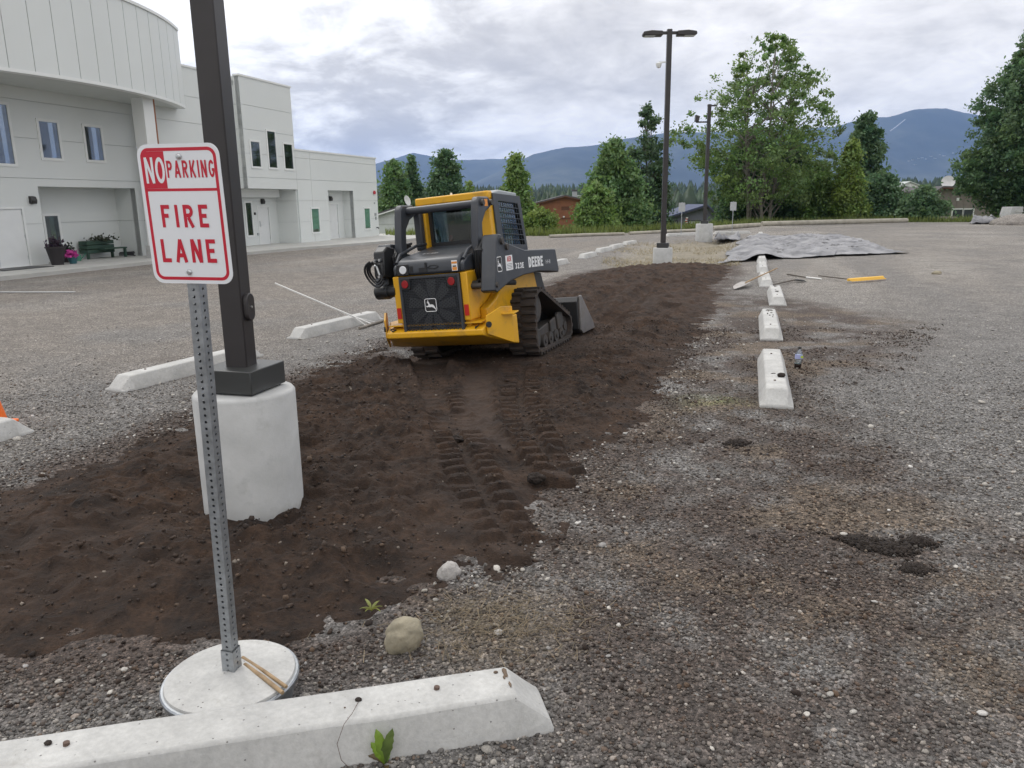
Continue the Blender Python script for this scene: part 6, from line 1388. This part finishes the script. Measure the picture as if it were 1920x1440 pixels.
mountain('mountain', [(780, 372), (880, 345), (960, 305), (1000, 285), (1060, 272), (1110, 270), (1160, 259), (1240, 246), (1400, 240), (1560, 233), (1620, 219), (1665, 214), (1712, 202), (1770, 198), (1800, 205), (1860, 216), (2000, 225), (2300, 260), (2900, 330)], 8200, 191, 'high blue mountain behind the trees on the right')
from mathutils.bvhtree import BVHTree
mo = [o for o in bpy.data.objects if o.name.startswith('mountain')][-1]
bvh = BVHTree.FromPolygons([v.co.copy() for v in mo.data.vertices], [tuple(p.vertices) for p in mo.data.polygons])
def on_slope(px, py):
    return bvh.ray_cast(Vector(CAM), Vector(ray(px, py)).normalized())[0]
for pts_, lab in (([(1668, 247), (1678, 240), (1688, 232), (1697, 225)], 'thin white snow streak below the summit of the high mountain'),):
    L_, R2 = [], []
    for k, (a, b) in enumerate(pts_):
        L_.append(on_slope(a - .5 - .2 * (k % 2), b - .2)); R2.append(on_slope(a + .4, b + .4))
    if all(L_ + R2):
        vs = [v + Vector((0, -6, 6)) for v in L_ + R2]; n_ = len(L_); o = MB().add(vs + [v + Vector((0, 12, -12)) for v in vs], [(k, k + 1, n_ + k + 1, n_ + k) for k in range(n_ - 1)]).build('snow_patch', MATS['snow']); tag(o, lab, 'snow')
ORD = ('leftmost', 'second from the left', 'third from the left', 'fourth from the left', 'fifth from the left', 'sixth from the left', 'fifth from the right', 'fourth from the right', 'third from the right', 'second from the right', 'rightmost')
for (px, py), od in zip(((1704, 302), (1711, 300), (1716, 309), (1722, 297), (1729, 296), (1736, 298), (1745, 293), (1753, 297), (1762, 290), (1770, 292), (1787, 287)), ORD):
    v = on_slope(px, py)
    if v:
        w_ = 6 + 9 * rnd.random(); t = thing('hillside_house', 'tiny white house on the mountain slope, ' + od + ' of its row', 'house', (v.x, v.y, v.z - 2), rnd.random() - .5, 'houses on the mountain slope')
        MB().box(-w_, w_, -6, 6, -8, 5).build('wall', MATS['garage_pale'], t); MB().prism([(-w_ - 1, 5), (w_ + 1, 5), (0, 9)], -7, 7, 'y').build('roof', MATS['roof_dark'], t)
HZ = MB().box(-13500, 13500, -900, 13500, -15, max(v.co.z for o in bpy.data.objects if o.name.startswith('mountain') for v in o.data.vertices) + 10).build('haze', None); tag(HZ, 'pale blue air in front of the mountains', 'haze', kind='stuff')
hm = bpy.data.materials.new('haze'); hm.use_nodes = True; ht = hm.node_tree; ht.nodes.clear(); ho = ht.nodes.new('ShaderNodeOutputMaterial'); hv = ht.nodes.new('ShaderNodeVolumePrincipled')
hv.inputs['Color'].default_value = (.33, .53, 1.0, 1); hv.inputs['Density'].default_value = 6.2e-5; hv.inputs['Anisotropy'].default_value = .2
ht.links.new(hv.outputs[0], ho.inputs['Volume']); HZ.data.materials.append(hm)
# a loose bit of wire lying over the foreground stop
wr = MB().tube([tuple(gp(672, 1316, .165)), tuple(gp(660, 1338, .172)), tuple(gp(645, 1358, .166)), tuple(gp(632, 1395, .11)), tuple(gp(640, 1425, .05)), tuple(gp(655, 1440, .02))], .0011, 5).build('wire', MATS['rebar'], smooth=True); tag(wr, 'thin bent wire hanging over the front of the foreground wheel stop', 'wire')
